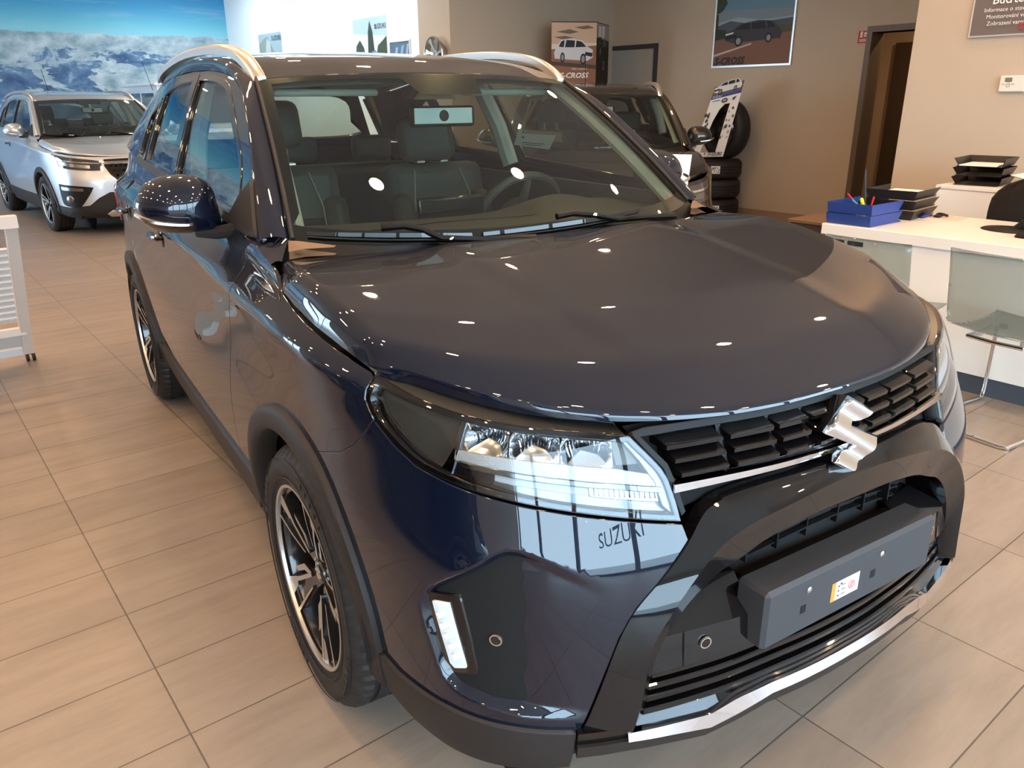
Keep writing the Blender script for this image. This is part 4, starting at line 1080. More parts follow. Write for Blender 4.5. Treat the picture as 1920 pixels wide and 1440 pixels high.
b=MB(); b.prism([(-.085,-.035),(.085,-.035),(.015,.02),(-.02,.02)],lambda a,bb,d:(a,d,bb),-.02,.05); b.build('housing_shell',MATS['corner_plastic'],ch,recalc=True)
b=MB(); b.box((-.02,-.024,.002),(.016,-.019,.017),bev=.002); b.build('camera_lens',M_SAT,ch)
for x0,x1 in ((-.52,-.15),(.22,.56)):
    rbox('sun_visor',(x0,1.03,1.452),(x1,1.12,1.475),M_TRIM,car,.010,seg=2)
# inner trim: door cards and pillar trims so the cabin reads closed
for sd in SIDES:
    b=MB(); b.box((sd*.70,.55,.45),(sd*.725,2.4,1.115)); b.build('door_card',M_SEATL,car)
    b=MB(); b.tube([tuple(np.array(wsurf(.955,v))*[sd,1,1]+np.array([0,.05,-.02])) for v in np.linspace(.02,.98,10)],.024,8); b.build('pillar_trim',M_TRIM,car)
    b=MB(); b.tube([(sd*.70,1.52,1.15),(sd*.665,1.57,1.32),(sd*.60,1.62,1.49)],.038,8); b.build('pillar_trim',M_TRIM,car)
# handover note hung in the far window
nt=tag(empty('paper_note'), 'white paper note with printed lines behind the driver side glass of the blue car','paper')
nt.rotation_euler=(0,0,A_CAR)
b=MB(); P=[Vector(p) for p in ((.70,1.46,1.292),(.70,1.16,1.292),(.70,1.21,1.232),(.70,1.49,1.240))]
b.add(P,[(0,1,2,3)]); b.add([p+Vector((.0015,0,0)) for p in P],[(3,2,1,0)]); b.build('sheet',M_PAPER,nt)
b=MB()
for k in range(2): b.box((.6985,1.24+.02*k,1.252-.008*k),(.6995,1.42,1.2545-.008*k))
b.box((.6985,1.405,1.272),(.6995,1.42,1.279)); b.build('printed_lines',M_BLACKINK,nt)
# ---------------- the showroom ----------------
def nodes(m): return m.node_tree.nodes, m.node_tree.links
def tile_mat():
    m=mat('floor_tiles',(.45,.36,.29),rough=.42); N,L=nodes(m); b=N['Principled BSDF']
    geo=N.new('ShaderNodeNewGeometry'); mp=N.new('ShaderNodeMapping'); mp.inputs['Location'].default_value=(1.1796+6.0,-.1362+6.0,0)
    L.new(geo.outputs['Position'],mp.inputs[0])
    br=N.new('ShaderNodeTexBrick'); br.offset=0; br.squash=1; br.inputs['Scale'].default_value=1; br.inputs['Brick Width'].default_value=.6; br.inputs['Row Height'].default_value=.3
    br.inputs['Mortar Size'].default_value=.0022; br.inputs['Mortar Smooth'].default_value=.1
    br.inputs['Color1'].default_value=(.265,.212,.170,1); br.inputs['Color2'].default_value=(.30,.242,.195,1); br.inputs['Mortar'].default_value=(.10,.085,.07,1)
    L.new(mp.outputs[0],br.inputs['Vector'])
    # streaks along the long side of each tile
    mp2=N.new('ShaderNodeMapping'); mp2.inputs['Scale'].default_value=(1.6,8,1); L.new(geo.outputs['Position'],mp2.inputs[0])
    ns=N.new('ShaderNodeTexNoise'); ns.inputs['Scale'].default_value=1.6; ns.inputs['Detail'].default_value=9; ns.inputs['Roughness'].default_value=.68; L.new(mp2.outputs[0],ns.inputs['Vector'])
    cr=N.new('ShaderNodeValToRGB'); cr.color_ramp.elements[0].position=.30; cr.color_ramp.elements[0].color=(.66,.63,.61,1); cr.color_ramp.elements[1].position=.55; cr.color_ramp.elements[1].color=(1,1,1,1)
    e=cr.color_ramp.elements.new(.72); e.color=(1.16,1.15,1.14,1)
    L.new(ns.outputs['Fac'],cr.inputs[0]); mx=N.new('ShaderNodeMixRGB'); mx.blend_type='MULTIPLY'; mx.inputs[0].default_value=.55
    L.new(br.outputs['Color'],mx.inputs[1]); L.new(cr.outputs[0],mx.inputs[2]); L.new(mx.outputs[0],b.inputs['Base Color'])
    bp=N.new('ShaderNodeBump'); bp.inputs['Strength'].default_value=.5; bp.inputs['Distance'].default_value=.001; bp.invert=True
    L.new(br.outputs['Fac'],bp.inputs['Height']); L.new(bp.outputs[0],b.inputs['Normal'])
    return m
M_FLOOR=tile_mat()
M_WALL=mat('warm_beige_wall',(.51,.41,.31),rough=.85,noise=(3,.04))
M_WALLW=mat('white_wall',(.90,.92,.92),rough=.85)
M_CEIL=mat('ceiling_paint',(.62,.60,.57),rough=.9)
M_BASEB=mat('brown_tile_skirting',(.30,.20,.13),rough=.5)
M_FRAME=mat('bronze_door_frame',(.13,.10,.075),rough=.5)
M_ALU=mat('aluminium_frame',(.60,.60,.60),rough=.35,metal=.8)
M_DKGREY=mat('dark_grey_metal',(.05,.055,.06),rough=.4)
def struct(name, lo, hi, m, parent=None, bev=0):
    b=MB(); b.box(lo,hi,bev=bev); o=b.build(name,m,parent)
    if parent is None: o['kind']='structure'
    return o
XR=7.2; XW=4.70; YM=15.33; XN=4.90; H=3.45; XL=-6.5; YF=-5.2
struct('floor',(XL-.2,YF-.2,-.10),(XR+2.4,YM+.2,0),M_FLOOR)
struct('ceiling',(XL-.2,YF-.2,H),(XR+.2,YM+.2,H+.1),M_CEIL)
# mural of mountains and clouds
def mural_mat():
    m=mat('mountain_mural',(.3,.5,.7),rough=.6); N,L=nodes(m); b=N['Principled BSDF']
    geo=N.new('ShaderNodeNewGeometry'); sp=N.new('ShaderNodeSeparateXYZ'); L.new(geo.outputs['Position'],sp.inputs[0])
    def noise(sc,det,rough,scale,loc=(0,0,0),dist=0):
        mp=N.new('ShaderNodeMapping'); mp.inputs['Scale'].default_value=scale; mp.inputs['Location'].default_value=loc; L.new(geo.outputs['Position'],mp.inputs[0])
        n=N.new('ShaderNodeTexNoise'); n.inputs['Scale'].default_value=sc; n.inputs['Detail'].default_value=det; n.inputs['Roughness'].default_value=rough; n.inputs['Distortion'].default_value=dist; L.new(mp.outputs[0],n.inputs['Vector']); return n.outputs['Fac']
    def ramp(fac,els):
        r=N.new('ShaderNodeValToRGB'); cr=r.color_ramp; cr.elements[0].position=els[0][0]; cr.elements[0].color=els[0][1]+(1,); cr.elements[1].position=els[-1][0]; cr.elements[1].color=els[-1][1]+(1,)
        for p,c in els[1:-1]: e=cr.elements.new(p); e.color=c+(1,)
        L.new(fac,r.inputs[0]); return r.outputs[0]
    def math_(op,a,bv):
        n=N.new('ShaderNodeMath'); n.operation=op
        for i,x in enumerate((a,bv)):
            if isinstance(x,(int,float)): n.inputs[i].default_value=x
            else: L.new(x,n.inputs[i])
        return n.outputs[0]
    def mix(f,a,c):
        n=N.new('ShaderNodeMixRGB'); 
        for i,x in enumerate((f,a,c)):
            if isinstance(x,tuple): n.inputs[i].default_value=x+(1,)
            elif isinstance(x,(int,float)): n.inputs[i].default_value=x
            else: L.new(x,n.inputs[i])
        return n.outputs[0]
    z=sp.outputs['Z']; zn=math_('DIVIDE',z,3.6)
    sky=ramp(zn,[(.70,(.36,.72,.78)),(.77,(.20,.60,.74)),(.85,(.08,.40,.68)),(.97,(.04,.26,.58))])
    wisp=ramp(noise(2.2,6,.6,(.25,1,2.5),(3,0,1)),[(.52,(0,0,0)),(.72,(1,1,1))]); sky=mix(math_('MULTIPLY',wisp,.35),sky,(.55,.72,.8))
    mt=ramp(noise(1.5,9,.68,(1,1,1.5),(1,0,7),.4),[(.36,(.03,.08,.18)),(.48,(.08,.16,.30)),(.55,(.15,.27,.42)),(.60,(.45,.55,.62)),(.66,(.14,.24,.35))])
    ridge=math_('ADD',z,math_('MULTIPLY',noise(1.1,7,.6,(1,1,.2),(5,0,0)),.6))
    col=mix(ramp(ridge,[(.0,(0,0,0)),(1,(1,1,1))]) if False else math_('GREATER_THAN',ridge,2.86),mt,sky)
    # cloud banks, dense just under the horizon
    cl=noise(.95,9,.62,(.75,1,1.8),(2.4,0,3.3),.25)
    band=ramp(math_('DIVIDE',z,3.6),[(.10,(.42,.42,.42)),(.40,(.46,.46,.46)),(.58,(.49,.49,.49)),(.655,(.58,.58,.58)),(.695,(.76,.76,.76)),(.725,(.44,.44,.44)),(.75,(.0,.0,.0))])
    cv=math_('ADD',cl,band); cm=ramp(cv,[(.985,(0,0,0)),(1.10,(1,1,1))])
    cc=ramp(noise(3,8,.6,(1,1,1.6)),[(.35,(.22,.33,.40)),(.64,(.60,.69,.72))])
    col=mix(cm,col,cc)
    L.new(col,b.inputs['Base Color']); return m
wm=struct('wall_back',(XL-.2,YM,0),(XW+.3,YM+.2,H),mural_mat())
struct('wall_white',(XW,7.77,0),(XW+.25,YM,H),M_WALLW)
struct('wall_pier',(4.40,7.06,0),(XW+.25,7.77,H),M_WALL)
struct('wall_recess',(4.95,7.06,0),(XR+.2,7.26,H),M_WALL)
# right wall with doorway
DY0,DY1,DZ=2.36,3.18,2.07
struct('wall_right',(XR,DY1,0),(XR+.2,7.06,H),M_WALL)
struct('wall_right_over_door',(XR,DY0,DZ),(XR+.2,DY1,H),M_WALL)
struct('wall_right_beyond_door',(XR,1.42,0),(XR+.2,DY0,H),M_WALL)
struct('wall_near',(XN,YF,0),(XN+.25,1.615,H),M_WALL)
struct('wall_near_return',(XN+.25,1.42,0),(XR,1.615,H),M_WALL)
struct('baseboard_right',(XR-.015,DY1+.05,0),(XR,7.06,.09),M_BASEB)
struct('baseboard_recess',(4.40,7.045,0),(XR-.02,7.06,.09),M_BASEB)
struct('baseboard_near',(XN-.015,YF,0),(XN,1.615,.09),M_BASEB)
# corridor behind the door
struct('wall_corridor_end',(8.9,1.4,0),(9.0,4.2,H-.4),M_WALL)
struct('wall_corridor_left',(XR+.2,4.1,0),(9.0,4.2,H-.4),M_WALL)
struct('wall_corridor_right',(XR+.2,1.42,0),(9.0,1.5,H-.4),M_WALL)
struct('ceiling_corridor',(XR+.2,1.4,2.6),(9.0,4.2,2.7),M_CEIL)
df=tag(empty('door_1',(XR,DY0,0)),kind='structure')
b=MB()
for (y0,y1,z0,z1) in ((DY1-DY0,DY1-DY0+.06,0,DZ+.06),(-.06,0,0,DZ+.06),(-.0,DY1-DY0,DZ,DZ+.06)):
    b.box((-.03,y0,z0),(.23,y1,z1))
b.build('door_frame',M_FRAME,df)
dl_=MB(); dl_.box((-.02,0,0.01),(.02,.80,DZ-.01)); leaf=dl_.build('door_leaf',mat('dark_brown_door',(.075,.055,.04),rough=.45),df)
leaf.location=(.22,.02,0); leaf.rotation_euler=(0,0,math.radians(-86))
b=MB(); b.tube([(-.02,.72,1.02),(-.06,.72,1.02),(-.065,.60,1.02)],.009,8); b.build('door_handle',M_SAT,leaf)
# second door leaf in the corridor, half open
b=MB(); b.box((8.85,2.9,0.01),(8.89,3.76,2.05)); o=b.build('door_2',MATS['dark_brown_door']); o['kind']='structure'
# glazed street front behind the viewer and on the left
M_WGL=glass_mat('shop_window_glass',(.93,.97,.97),1.45)
struct('wall_front_lintel',(XL,YF-.2,3.1),(XN+.25,YF,H),M_WALL)
struct('wall_front_sill',(XL,YF-.2,0),(XN+.25,YF,.12),M_DKGREY)
k=0
for i in range(6):
    x0=XL+i*1.9; x1=x0+1.9
    w=tag(empty('window_%d'%(i+1),(x0,YF-.1,.12)),kind='structure')
    b=MB(); b.box((0,-.04,0),(.07,.04,2.98)); b.box((1.83,-.04,0),(1.9,.04,2.98)); b.box((.07,-.04,0),(1.83,.04,.06)); b.box((.07,-.04,2.92),(1.83,.04,2.98)); b.build('window_frame',M_DKGREY,w)
    b=MB(); b.box((.07,-.004,.06),(1.83,.004,2.92)); b.build('window_pane',M_WGL,w)
struct('wall_left',(XL-.2,YF,0),(XL,9.23,H),M_WALL)
struct('wall_left_lintel',(XL-.2,9.23,3.1),(XL,YM,H),M_WALL)
for i in range(3):
    y0=9.23+i*2.03
    w=tag(empty('window_%d'%(i+7),(XL-.1,y0,0)),kind='structure')
    b=MB(); b.box((-.04,0,0),(.04,.07,3.1)); b.box((-.04,1.96,0),(.04,2.03,3.1)); b.box((-.04,.07,0),(.04,1.96,.06)); b.box((-.04,.07,3.04),(.04,1.96,3.1)); b.build('window_frame',M_DKGREY,w)
    b=MB(); b.box((-.004,.07,.06),(.004,1.96,3.04)); b.build('window_pane',M_WGL,w)
# ground outside
o=struct('ground_outside',(-40,-45,-.16),(30,YF-.2,-.06),mat('pale_paving',(.42,.43,.44),rough=.9))
o=struct('ground_outside_left',(-45,YF-.2,-.16),(XL-.2,30,-.06),MATS['pale_paving'])
# window lettering, readable from the street
lt=text_mesh('window_lettering','SUZUKI',.42,mat('blue_vinyl',(.03,.10,.25),rough=.5)); lt.rotation_euler=(PI/2,0,0); lt.location=(-1.2,YF-.155,1.55)
lt.rotation_euler=(PI/2,0,0); tag(lt,'dark blue SUZUKI lettering stuck on the street window','lettering')
# ceiling downlights
M_LAMP=mat('downlight_lens',(1,1,1),emit=SPOT_COLOR,estr=SPOT_STRENGTH)
def downlight(x,y):
    t=thing('ceiling_downlight','round warm recessed downlight in the showroom ceiling','downlight',(x,y,H),group='recessed downlights in the showroom ceiling')
    return t
_b=MB(); _b.lathe([(.062,-.001),(.064,-.012),(.085,-.008),(.088,-.0005)],28); 
_c=MB(); _c.lathe([(0,-.004),(.062,-.004)],28)
d0=downlight(0,0); ri=_b.build('downlight_ring',M_WHITE,d0,recalc=True); le=_c.build('downlight_lens',M_LAMP,d0)
for v in le.data.polygons: pass
SPOTS=[(x,y) for x in (-4.4,-2.9,-1.4,.1,1.6,3.1) for y in (-3.6,-2.1,-.6,.9,2.4,3.9,5.4)]+[(4.4,.9),(4.4,3.9)]+[(x,y) for x in (-3.6,-.6,2.4) for y in (7.6,9.8,12.0)]
for i,(x,y) in enumerate(SPOTS):
    t=d0 if i==0 else copy_tree(d0)
    t.location=(x,y,H)
M_PANEL=mat('added_cool_diffuser',(1,1,1),emit=(.80,.93,1.0),estr=2.4)  # panels added overhead, out of view, to brighten the white wall
for i,(x,y,nm) in enumerate(((3.5,8.6,'nearest'),(3.5,11.0,'middle'),(3.5,13.4,'farthest'))):
    t=thing('added_panel_light','added out-of-view cool white panel brightening the back of the showroom, '+nm+' of three','added light',(x,y,H-.03))
    b=MB(); b.box((-.62,-.62,0),(.62,.62,.03)); b.build('added_panel_frame',M_WHITE,t)
    b=MB(); b.box((-.59,-.59,-.004),(.59,.59,.0)); b.build('added_panel_diffuser',M_PANEL,t)
t=copy_tree(d0); t['label']='added out-of-view downlight brightening the corridor behind the doorway'; del t['group']; t.location=(8.0,2.6,2.6)  # extra unseen downlight, added so the corridor does not go black
# ---------------- other cars ----------------
SHARE={'bonnet','front_wing','front_door','rear_door','rear_quarter','tailgate','tail_lamp','wheel_arch_moulding','sill_cladding','rear_bumper_cladding','inner_shell','wheel_liner','underbody',
 'door_window_frame','rear_pillar','door_glass','quarter_glass','window_seal','middle_pillar','belt_moulding','side_frame','windscreen_moulding','roof_rail','door_mirror','roof_skin','headliner',
 'windscreen','windscreen_black_band','cowl_panel','pillar_foot','wiper','rear_screen_frame','rear_screen','front_seat','rear_seat','dashboard','steering_wheel','interior_mirror','pillar_trim','door_card'}
def copy_paint(o, parent, pm):
    c=o.copy(); COL.objects.link(c); c.parent=parent
    if o.type=='MESH':
        for i,ms in enumerate(c.material_slots):
            if o.data.materials[i] is M_BLUE: ms.link='OBJECT'; ms.material=pm
    for ch in list(o.children): copy_paint(ch,c,pm)
    return c
def crossover(label, loc, rz, pm, detail=True, zs=.965):
    r=thing('car',label,'car',loc,rz); r.scale=(1,1.02,zs)
    for o in list(car.children):
        if o.name.split('.')[0] in SHARE: copy_paint(o,r,pm)
    for sd in SIDES:
        make_wheel(r,(sd*.768,0,.334),sd,'multi'); make_wheel(r,(sd*.758,2.5,.334),sd,'multi')
        # front skin with holes for the mesh grille and the fog pocket
        low=[(0,.886),(.2,.886),(.35,.887),(.50,.890),(.60,.894),(.70,.903),(.80,.912),(.90,.920),(1.0,.930),(1.08,.941),(1.128,.948),(1.130,.905),(1.128,.86),(1.16,.81),(1.225,.765),(s_of_y(-.135),.722)]
        a=[(s_of_y(y),z) for y,z in arc(*AR_C,AR_R,114,183,18)]
        pol=low+a+[(1.12,.352),(1.0,.345),(.80,.340),(.62,.36),(.52,.44),(.40,.50),(0,.50)]
        skin=patch('front_bumper_skin',pol,body_fn,pm,r,step=.035,side=sd)
        g=[(0,.545),(.16,.55),(.27,.60),(.36,.70),(.405,.79),(.40,.862),(0,.868)]
        gm=patch('front_grille',g,lambda s,z:body(s,z,.006),M_BLK,r,step=.05,side=sd,flange=.01)
        b=MB()
        for i in range(7):
            for j in range(5):
                s=.03+.052*i+(.026 if j%2 else 0); z=.585+.052*j
                if s<.36-(.80-z)*.55:
                    p=body(np.array([s]),np.array([z]),.012)[0]; b.box((sd*p[0]-.016,p[1]-.006,z-.015),(sd*p[0]+.016,p[1]+.004,z+.015),bev=.006)
        b.build('grille_studs',M_PIANO,gm)
        strip1=patch('chrome_bar',[(0,.812),(.40,.815),(.43,.84),(0,.838)],lambda s,z:body(s,z,.022),M_CHR,r,step=.04,side=sd,flange=.015)
        hl=empty('headlight',parent=r)
        H=[(1.11,.925),(1.115,.87),(1.02,.800),(.80,.765),(.55,.745),(.44,.745),(.43,.84),(.55,.862),(.80,.888),(1.0,.91)]
        patch('lamp_glass',smooth_poly(H,.04,(0,1,5,6)),lambda s,z:body(s,z,.004),MATS['dark_lamp_glass'] if 'dark_lamp_glass' in MATS else mat('dark_lamp_glass',(.05,.05,.05),rough=.05,coat=1),hl,step=.04,side=sd,flange=.01)
        patch('light_bar',[(1.03,.862),(.80,.838),(.46,.818),(.46,.828),(.80,.850),(1.02,.876)],lambda s,z:body(s,z,.008),M_CHR,hl,step=.04,side=sd,flange=.004)
        patch('lamp_cells',[(.97,.822),(.80,.790),(.56,.768),(.56,.80),(.80,.826),(.96,.848)],lambda s,z:body(s,z,.007),M_REFL,hl,step=.04,side=sd,flange=.003)
        fg=patch('fog_pocket',smooth_poly([(.97,.60),(.60,.565),(.57,.535),(.70,.36),(.76,.34),(.92,.36),(.96,.42)],.03,(0,)),lambda s,z:body(s,z,.005),M_BLK,r,step=.04,side=sd,flange=.01)
        patch('indicator_lamp',[(.93,.57),(.66,.548),(.66,.52),(.92,.532)],lambda s,z:body(s,z,.010),M_REFL,fg,step=.03,side=sd,flange=.004)
        p=body(np.array([.82]),np.array([.43]),.010)[0]; m=Matrix.Translation(Vector((sd*p[0],p[1],p[2])))@Matrix.Rotation(sd*math.radians(50),4,'Z')@Matrix.Rotation(PI/2,4,'X')
        b=MB(); t=MB(); t.lathe([(0,.012),(.03,.010),(.045,.0)],20); b.add([m@Vector(v) for v in t.v],t.f,0,True); b.build('fog_lamp',M_REFL,fg,recalc=True)
        patch('lower_intake_surround',[(0,.50),(.40,.495),(.52,.435),(.62,.352),(.80,.333),(1.0,.337),(1.19,.345),(1.16,.25),(.9,.22),(.6,.21),(0,.21)],lambda s,z:body(s,z,.003),M_CLAD,r,step=.04,side=sd,flange=.05)
        patch('skid_plate',[(0,.215),(.42,.215),(.46,.25),(.40,.29),(0,.29)],lambda s,z:body(s,z,.012),M_SAT,r,step=.05,side=sd,flange=.02)
        b=MB(); p=body(np.array([.68]),np.array([.66]),.001)[0]
    emblem(r,'badge',(0,-.83,.80),.12,.11,.012).build('badge',M_CHR,r,recalc=True)
    b=MB(); b.tube([(0,2.75,1.60),(0,2.95,1.95)],.0035,6); b.build('aerial',M_BLK,r)
    b=MB(); b.add([tuple(roof(x,y)+np.array([0,0,.004])) for x,y in ((-.40,1.15),(.40,1.15),(.40,2.0),(-.40,2.0))],[(0,1,2,3)]); b.build('sunroof',M_PIANO,r)
    return r
silver=crossover('silver SUV with black wheel arches parked before the mountain mural',(.921,9.19,0),.052,M_SILV)
dark=crossover('dark brown SUV parked behind the blue car, facing the street',(3.017,3.036,0),-.719,M_DARKP)
# car at the left of the viewer, met only in the reflections on the blue car
refl=crossover('dark SUV left of the viewpoint, seen as a reflection in the blue bumper',(-3.55,-.6,0),0,paint('black_paint','#050506'))
# small white boxy off-roader by the mural
j=thing('off_roader','small white boxy off-roader behind the silver SUV','car',(3.08,12.4,0))
b=MB(); b.box((-.74,-.9,.42),(.74,2.3,1.02),bev=.05); b.build('body_shell',M_WHITEP,j)
b=MB()
bt,tp=[(-.72,0,1.02),(.72,0,1.02),(.72,2.28,1.02),(-.72,2.28,1.02)],[(-.66,.14,1.66),(.66,.14,1.66),(.66,2.24,1.66),(-.66,2.24,1.66)]
b.add(bt+tp,[(0,1,5,4),(1,2,6,5),(2,3,7,6),(3,0,4,7),(4,5,6,7)]); b.build('cabin_shell',M_WHITEP,j)
b=MB(); b.box((-.70,.08,1.66),(.70,2.28,1.72),bev=.025); b.build('roof_panel',M_WHITEP,j)
M_JG=mat('dark_window_glass',(.03,.04,.045),rough=.05,coat=1)
def jq(b,p,n): b.add(p,[(0,1,2,3)])
for sd in SIDES:
    for y0,y1 in ((.22,.98),(1.10,1.72),(1.80,2.15)):
        f=lambda y,z:(sd*(.72-(z-1.02)*.094+.006),y+.14*(z-1.02)/.64*(1 if y<1 else 0)*.6,z)
        b=MB(); P=[f(y0,1.10),f(y1,1.10),f(y1,1.56),f(y0+.05,1.56)]; b.add(P if sd>0 else P[::-1],[(0,1,2,3)]); b.build('side_window',M_JG,j)
b=MB(); b.add([(-.62,.005,1.08),(.62,.005,1.08),(.58,.122,1.60),(-.58,.122,1.60)],[(0,1,2,3)]); b.build('windscreen',M_JG,j)
b=MB(); b.box((-.50,-.93,.62),(.50,-.90,.86)); b.build('front_grille',M_BLK,j)
for sd in SIDES:
    b=MB(); b.lathe([(0,-.945),(.08,-.94),(.10,-.90)],24,axis='y',org=(sd*.56,0,.76)); b.build('headlight',M_REFL,j,recalc=True)
    for y in (-.25,1.75):
        b=MB(); b.lathe([(.0,sd*.02),(.20,sd*.02),(.22,0),(.33,-sd*.01),(.345,-sd*.08),(.33,-sd*.2),(0,-sd*.2)],40,axis='x',org=(sd*.80,y,.345)); b.build('wheel',M_RUB,j,recalc=True)
b=MB(); b.tube([(-.70,.25,1.6),(-.78,.3,2.02)],.004,6); b.build('aerial',M_BLK,j)
# ---------------- posters and signs ----------------
FLAT={}
def flat(c,rough=.6,em=None):
    k=(c,rough)
    if k not in FLAT: FLAT[k]=mat('print_%d'%len(FLAT),c,rough=rough)
    return FLAT[k]
def ell(cx,cy,rx,ry,n=20): return [(cx+rx*math.cos(2*PI*i/n),cy+ry*math.sin(2*PI*i/n)) for i in range(n)]
def picture(parent,name,fr,shapes,d=.0015):
    """fr(u,v,depth)->3D, shapes: (colour, polygon in 0..1). One printed face, colours as material slots"""
    from mathutils.geometry import tessellate_polygon
    b=MB(); ms=[]
    for i,(c,pl) in enumerate(shapes):
        m=flat(c); 
        if m not in ms: ms.append(m)
        t=tessellate_polygon([[Vector((u,v,0)) for u,v in pl]]); dd=d+i*.0004
        tri=[]
        for q in t:
            a,b2,c2=[pl[k] for k in q]; ar=(b2[0]-a[0])*(c2[1]-a[1])-(c2[0]-a[0])*(b2[1]-a[1]); tri.append(tuple(q) if ar>0 else tuple(reversed(q)))
        b.add([fr(u,v,dd) for u,v in pl],tri,ms.index(m))
    return b.build(name,ms,parent)
def glyphs(parent,name,fr,txt,size,uv,asp,material,shear=0,bold=0,d=.009):
    V,F=text_tris(txt,size,bold,shear); b=MB(); b.add([fr(uv[0]+x,uv[1]+y*asp,d) for x,y in V],F,0); return b.build(name,material,parent)
def carshape(cx,cy,s,body,flip=1,dark='#15181c'):
    f=lambda L:[(cx+flip*s*x,cy+s*y) for x,y in L]
    return [(body,f([(-.50,.02),(-.49,.16),(-.36,.21),(-.22,.32),(.10,.36),(.34,.33),(.47,.20),(.52,.10),(.50,.0),(-.35,-.04)])),
            (dark,f([(-.32,.21),(-.20,.30),(-.06,.32),(-.04,.20)])),(dark,f([(-.01,.20),(-.02,.32),(.20,.33),(.24,.20)])),(dark,f([(.27,.20),(.25,.33),(.34,.30),(.40,.21)])),
            (dark,f([(-.49,.10),(-.30,.12),(-.28,.06),(-.48,.03)])),('#d8d8d8',f([(-.49,.14),(-.34,.17),(-.35,.14),(-.49,.11)])),
            (dark,f(ell(-.24,-.01,.075,.10))),('#8a8a8a',f(ell(-.24,-.01,.045,.065))),(dark,f(ell(.30,.02,.06,.09))),('#8a8a8a',f(ell(.30,.02,.036,.058)))]
def wall_frame_x(X,y0,y1,z0,z1):    # face looks to -X; u runs with -Y (left to right for a viewer inside)
    return lambda u,v,d=0:(X-d,lerp(y0,y1,u),lerp(z0,z1,v))
def framed(name,label,cat,X,y0,y1,z0,z1,shapes,fm=None,w=.022,texts=()):
    t=thing(name,label,cat,(X,(y0+y1)/2,z0)); inv=Vector((X,(y0+y1)/2,z0))
    f0=wall_frame_x(X-.012,y0,y1,z0,z1); fr=lambda u,v,d=0: Vector(f0(u,v,d))-inv
    b=MB(); b.box(Vector((X-.012,min(y0,y1),z0))-inv,Vector((X-.001,max(y0,y1),z1))-inv); b.build('backing',M_PAPER,t)
    p=picture(t,'print',fr,shapes)
    for tx in texts: glyphs(t,*tx[:1],fr,*tx[1:]) if False else None
    if fm:
        b=MB(); ya,yb=min(y0,y1),max(y0,y1)
        for lo,hi in (((X-.022,ya-w,z0-w),(X-.001,yb+w,z0)),((X-.022,ya-w,z1),(X-.001,yb+w,z1+w)),((X-.022,ya-w,z0),(X-.001,ya,z1)),((X-.022,yb,z0),(X-.001,yb+w,z1))):
            b.box(Vector(lo)-inv,Vector(hi)-inv)
        b.build('poster_frame',fm,t)
    return t,fr
# large poster on the right wall
sh=[('#8f9aa0',[(0,0),(1,0),(1,1),(0,1)]),('#5f7f92',[(0,.70),(1,.62),(1,1),(0,1)]),('#76838a',[(0,.60),(.3,.66),(.6,.60),(1,.62),(1,.72),(0,.78)]),('#44505a',[(0,.55),(.2,.62),(.45,.56),(1,.60),(1,.50),(0,.48)]),('#4c4a35',[(0,.48),(1,.52),(1,.40),(0,.36)]),('#7a5442',[(0,.36),(1,.42),(1,0),(0,0)]),('#b9b0a6',[(0,.16),(.5,.30),(.5,.28),(0,.13)]),
    ('#2e3a2c',[(0,1),(.10,1),(.14,.86),(.08,.76),(.0,.72)]),('#3b3328',[(.0,.72),(.03,.72),(.04,.45),(0,.45)]),('#243024',[(0,.52),(.14,.50),(.16,.40),(0,.36)])]+carshape(.50,.34,.72,'#3a343b')
t,fr=framed('poster','large framed S-CROSS poster of a dark SUV on the beige right wall','poster',7.2,5.25,4.155,1.80,2.62,sh,M_ALU)
glyphs(t,'poster_lettering',fr,'S-CROSS',.105,(.22,.06),1.33,M_BLACKINK,shear=.25,bold=.004); glyphs(t,'brand_lettering',fr,'SUZUKI',.07,(.83,.93),1.33,flat('#1d2c55')); 
e=[(.70+(a-.5)*.06,.93+(bb-.5)*.08) for a,bb in EMBLEM]; picture(t,'brand_mark',fr,[('#c22030',e)],d=.009)
# posters on the white wall
t,fr=framed('poster','square poster of a yellow car under trees, on the white wall','poster',4.70,10.06,9.075,1.60,2.556,
  [('#bcd6dc',[(0,0),(1,0),(1,1),(0,1)]),('#e8eef0',[(0,.45),(1,.5),(1,.72),(0,.8)]),('#3d5045',[(0,.3),(.08,.62),(.20,.70),(.32,.58),(.38,.34),(.30,.2),(0,.2)]),('#34463c',[(.42,.3),(.46,.8),(.52,.96),(.60,.8),(.66,.3)]),('#3f5244',[(.62,.3),(.74,.6),(.88,.66),(1,.72),(1,.2),(.62,.2)]),('#b09a86',[(0,.42),(.22,.46),(.4,.3),(0,.2)]),('#8a8f94',[(0,0),(1,0),(1,.30),(0,.22)]),
   ('#e0a23a',[(.22,.16),(.40,.34),(.62,.38),(.78,.42),(.82,.30),(.84,.08),(.3,.04)]),('#6d8fa8',[(.36,.34),(.44,.50),(.66,.54),(.76,.44),(.5,.36)]),('#1a1d20',ell(.36,.10,.06,.09)),('#1a1d20',ell(.74,.08,.05,.08))])
glyphs(t,'brand_lettering',fr,'SUZUKI',.10,(.84,.86),1.0,flat('#1d2c55')); picture(t,'brand_mark',fr,[('#c22030',[(.70+(a-.5)*.05,.86+(bb-.5)*.07) for a,bb in EMBLEM])],d=.009)
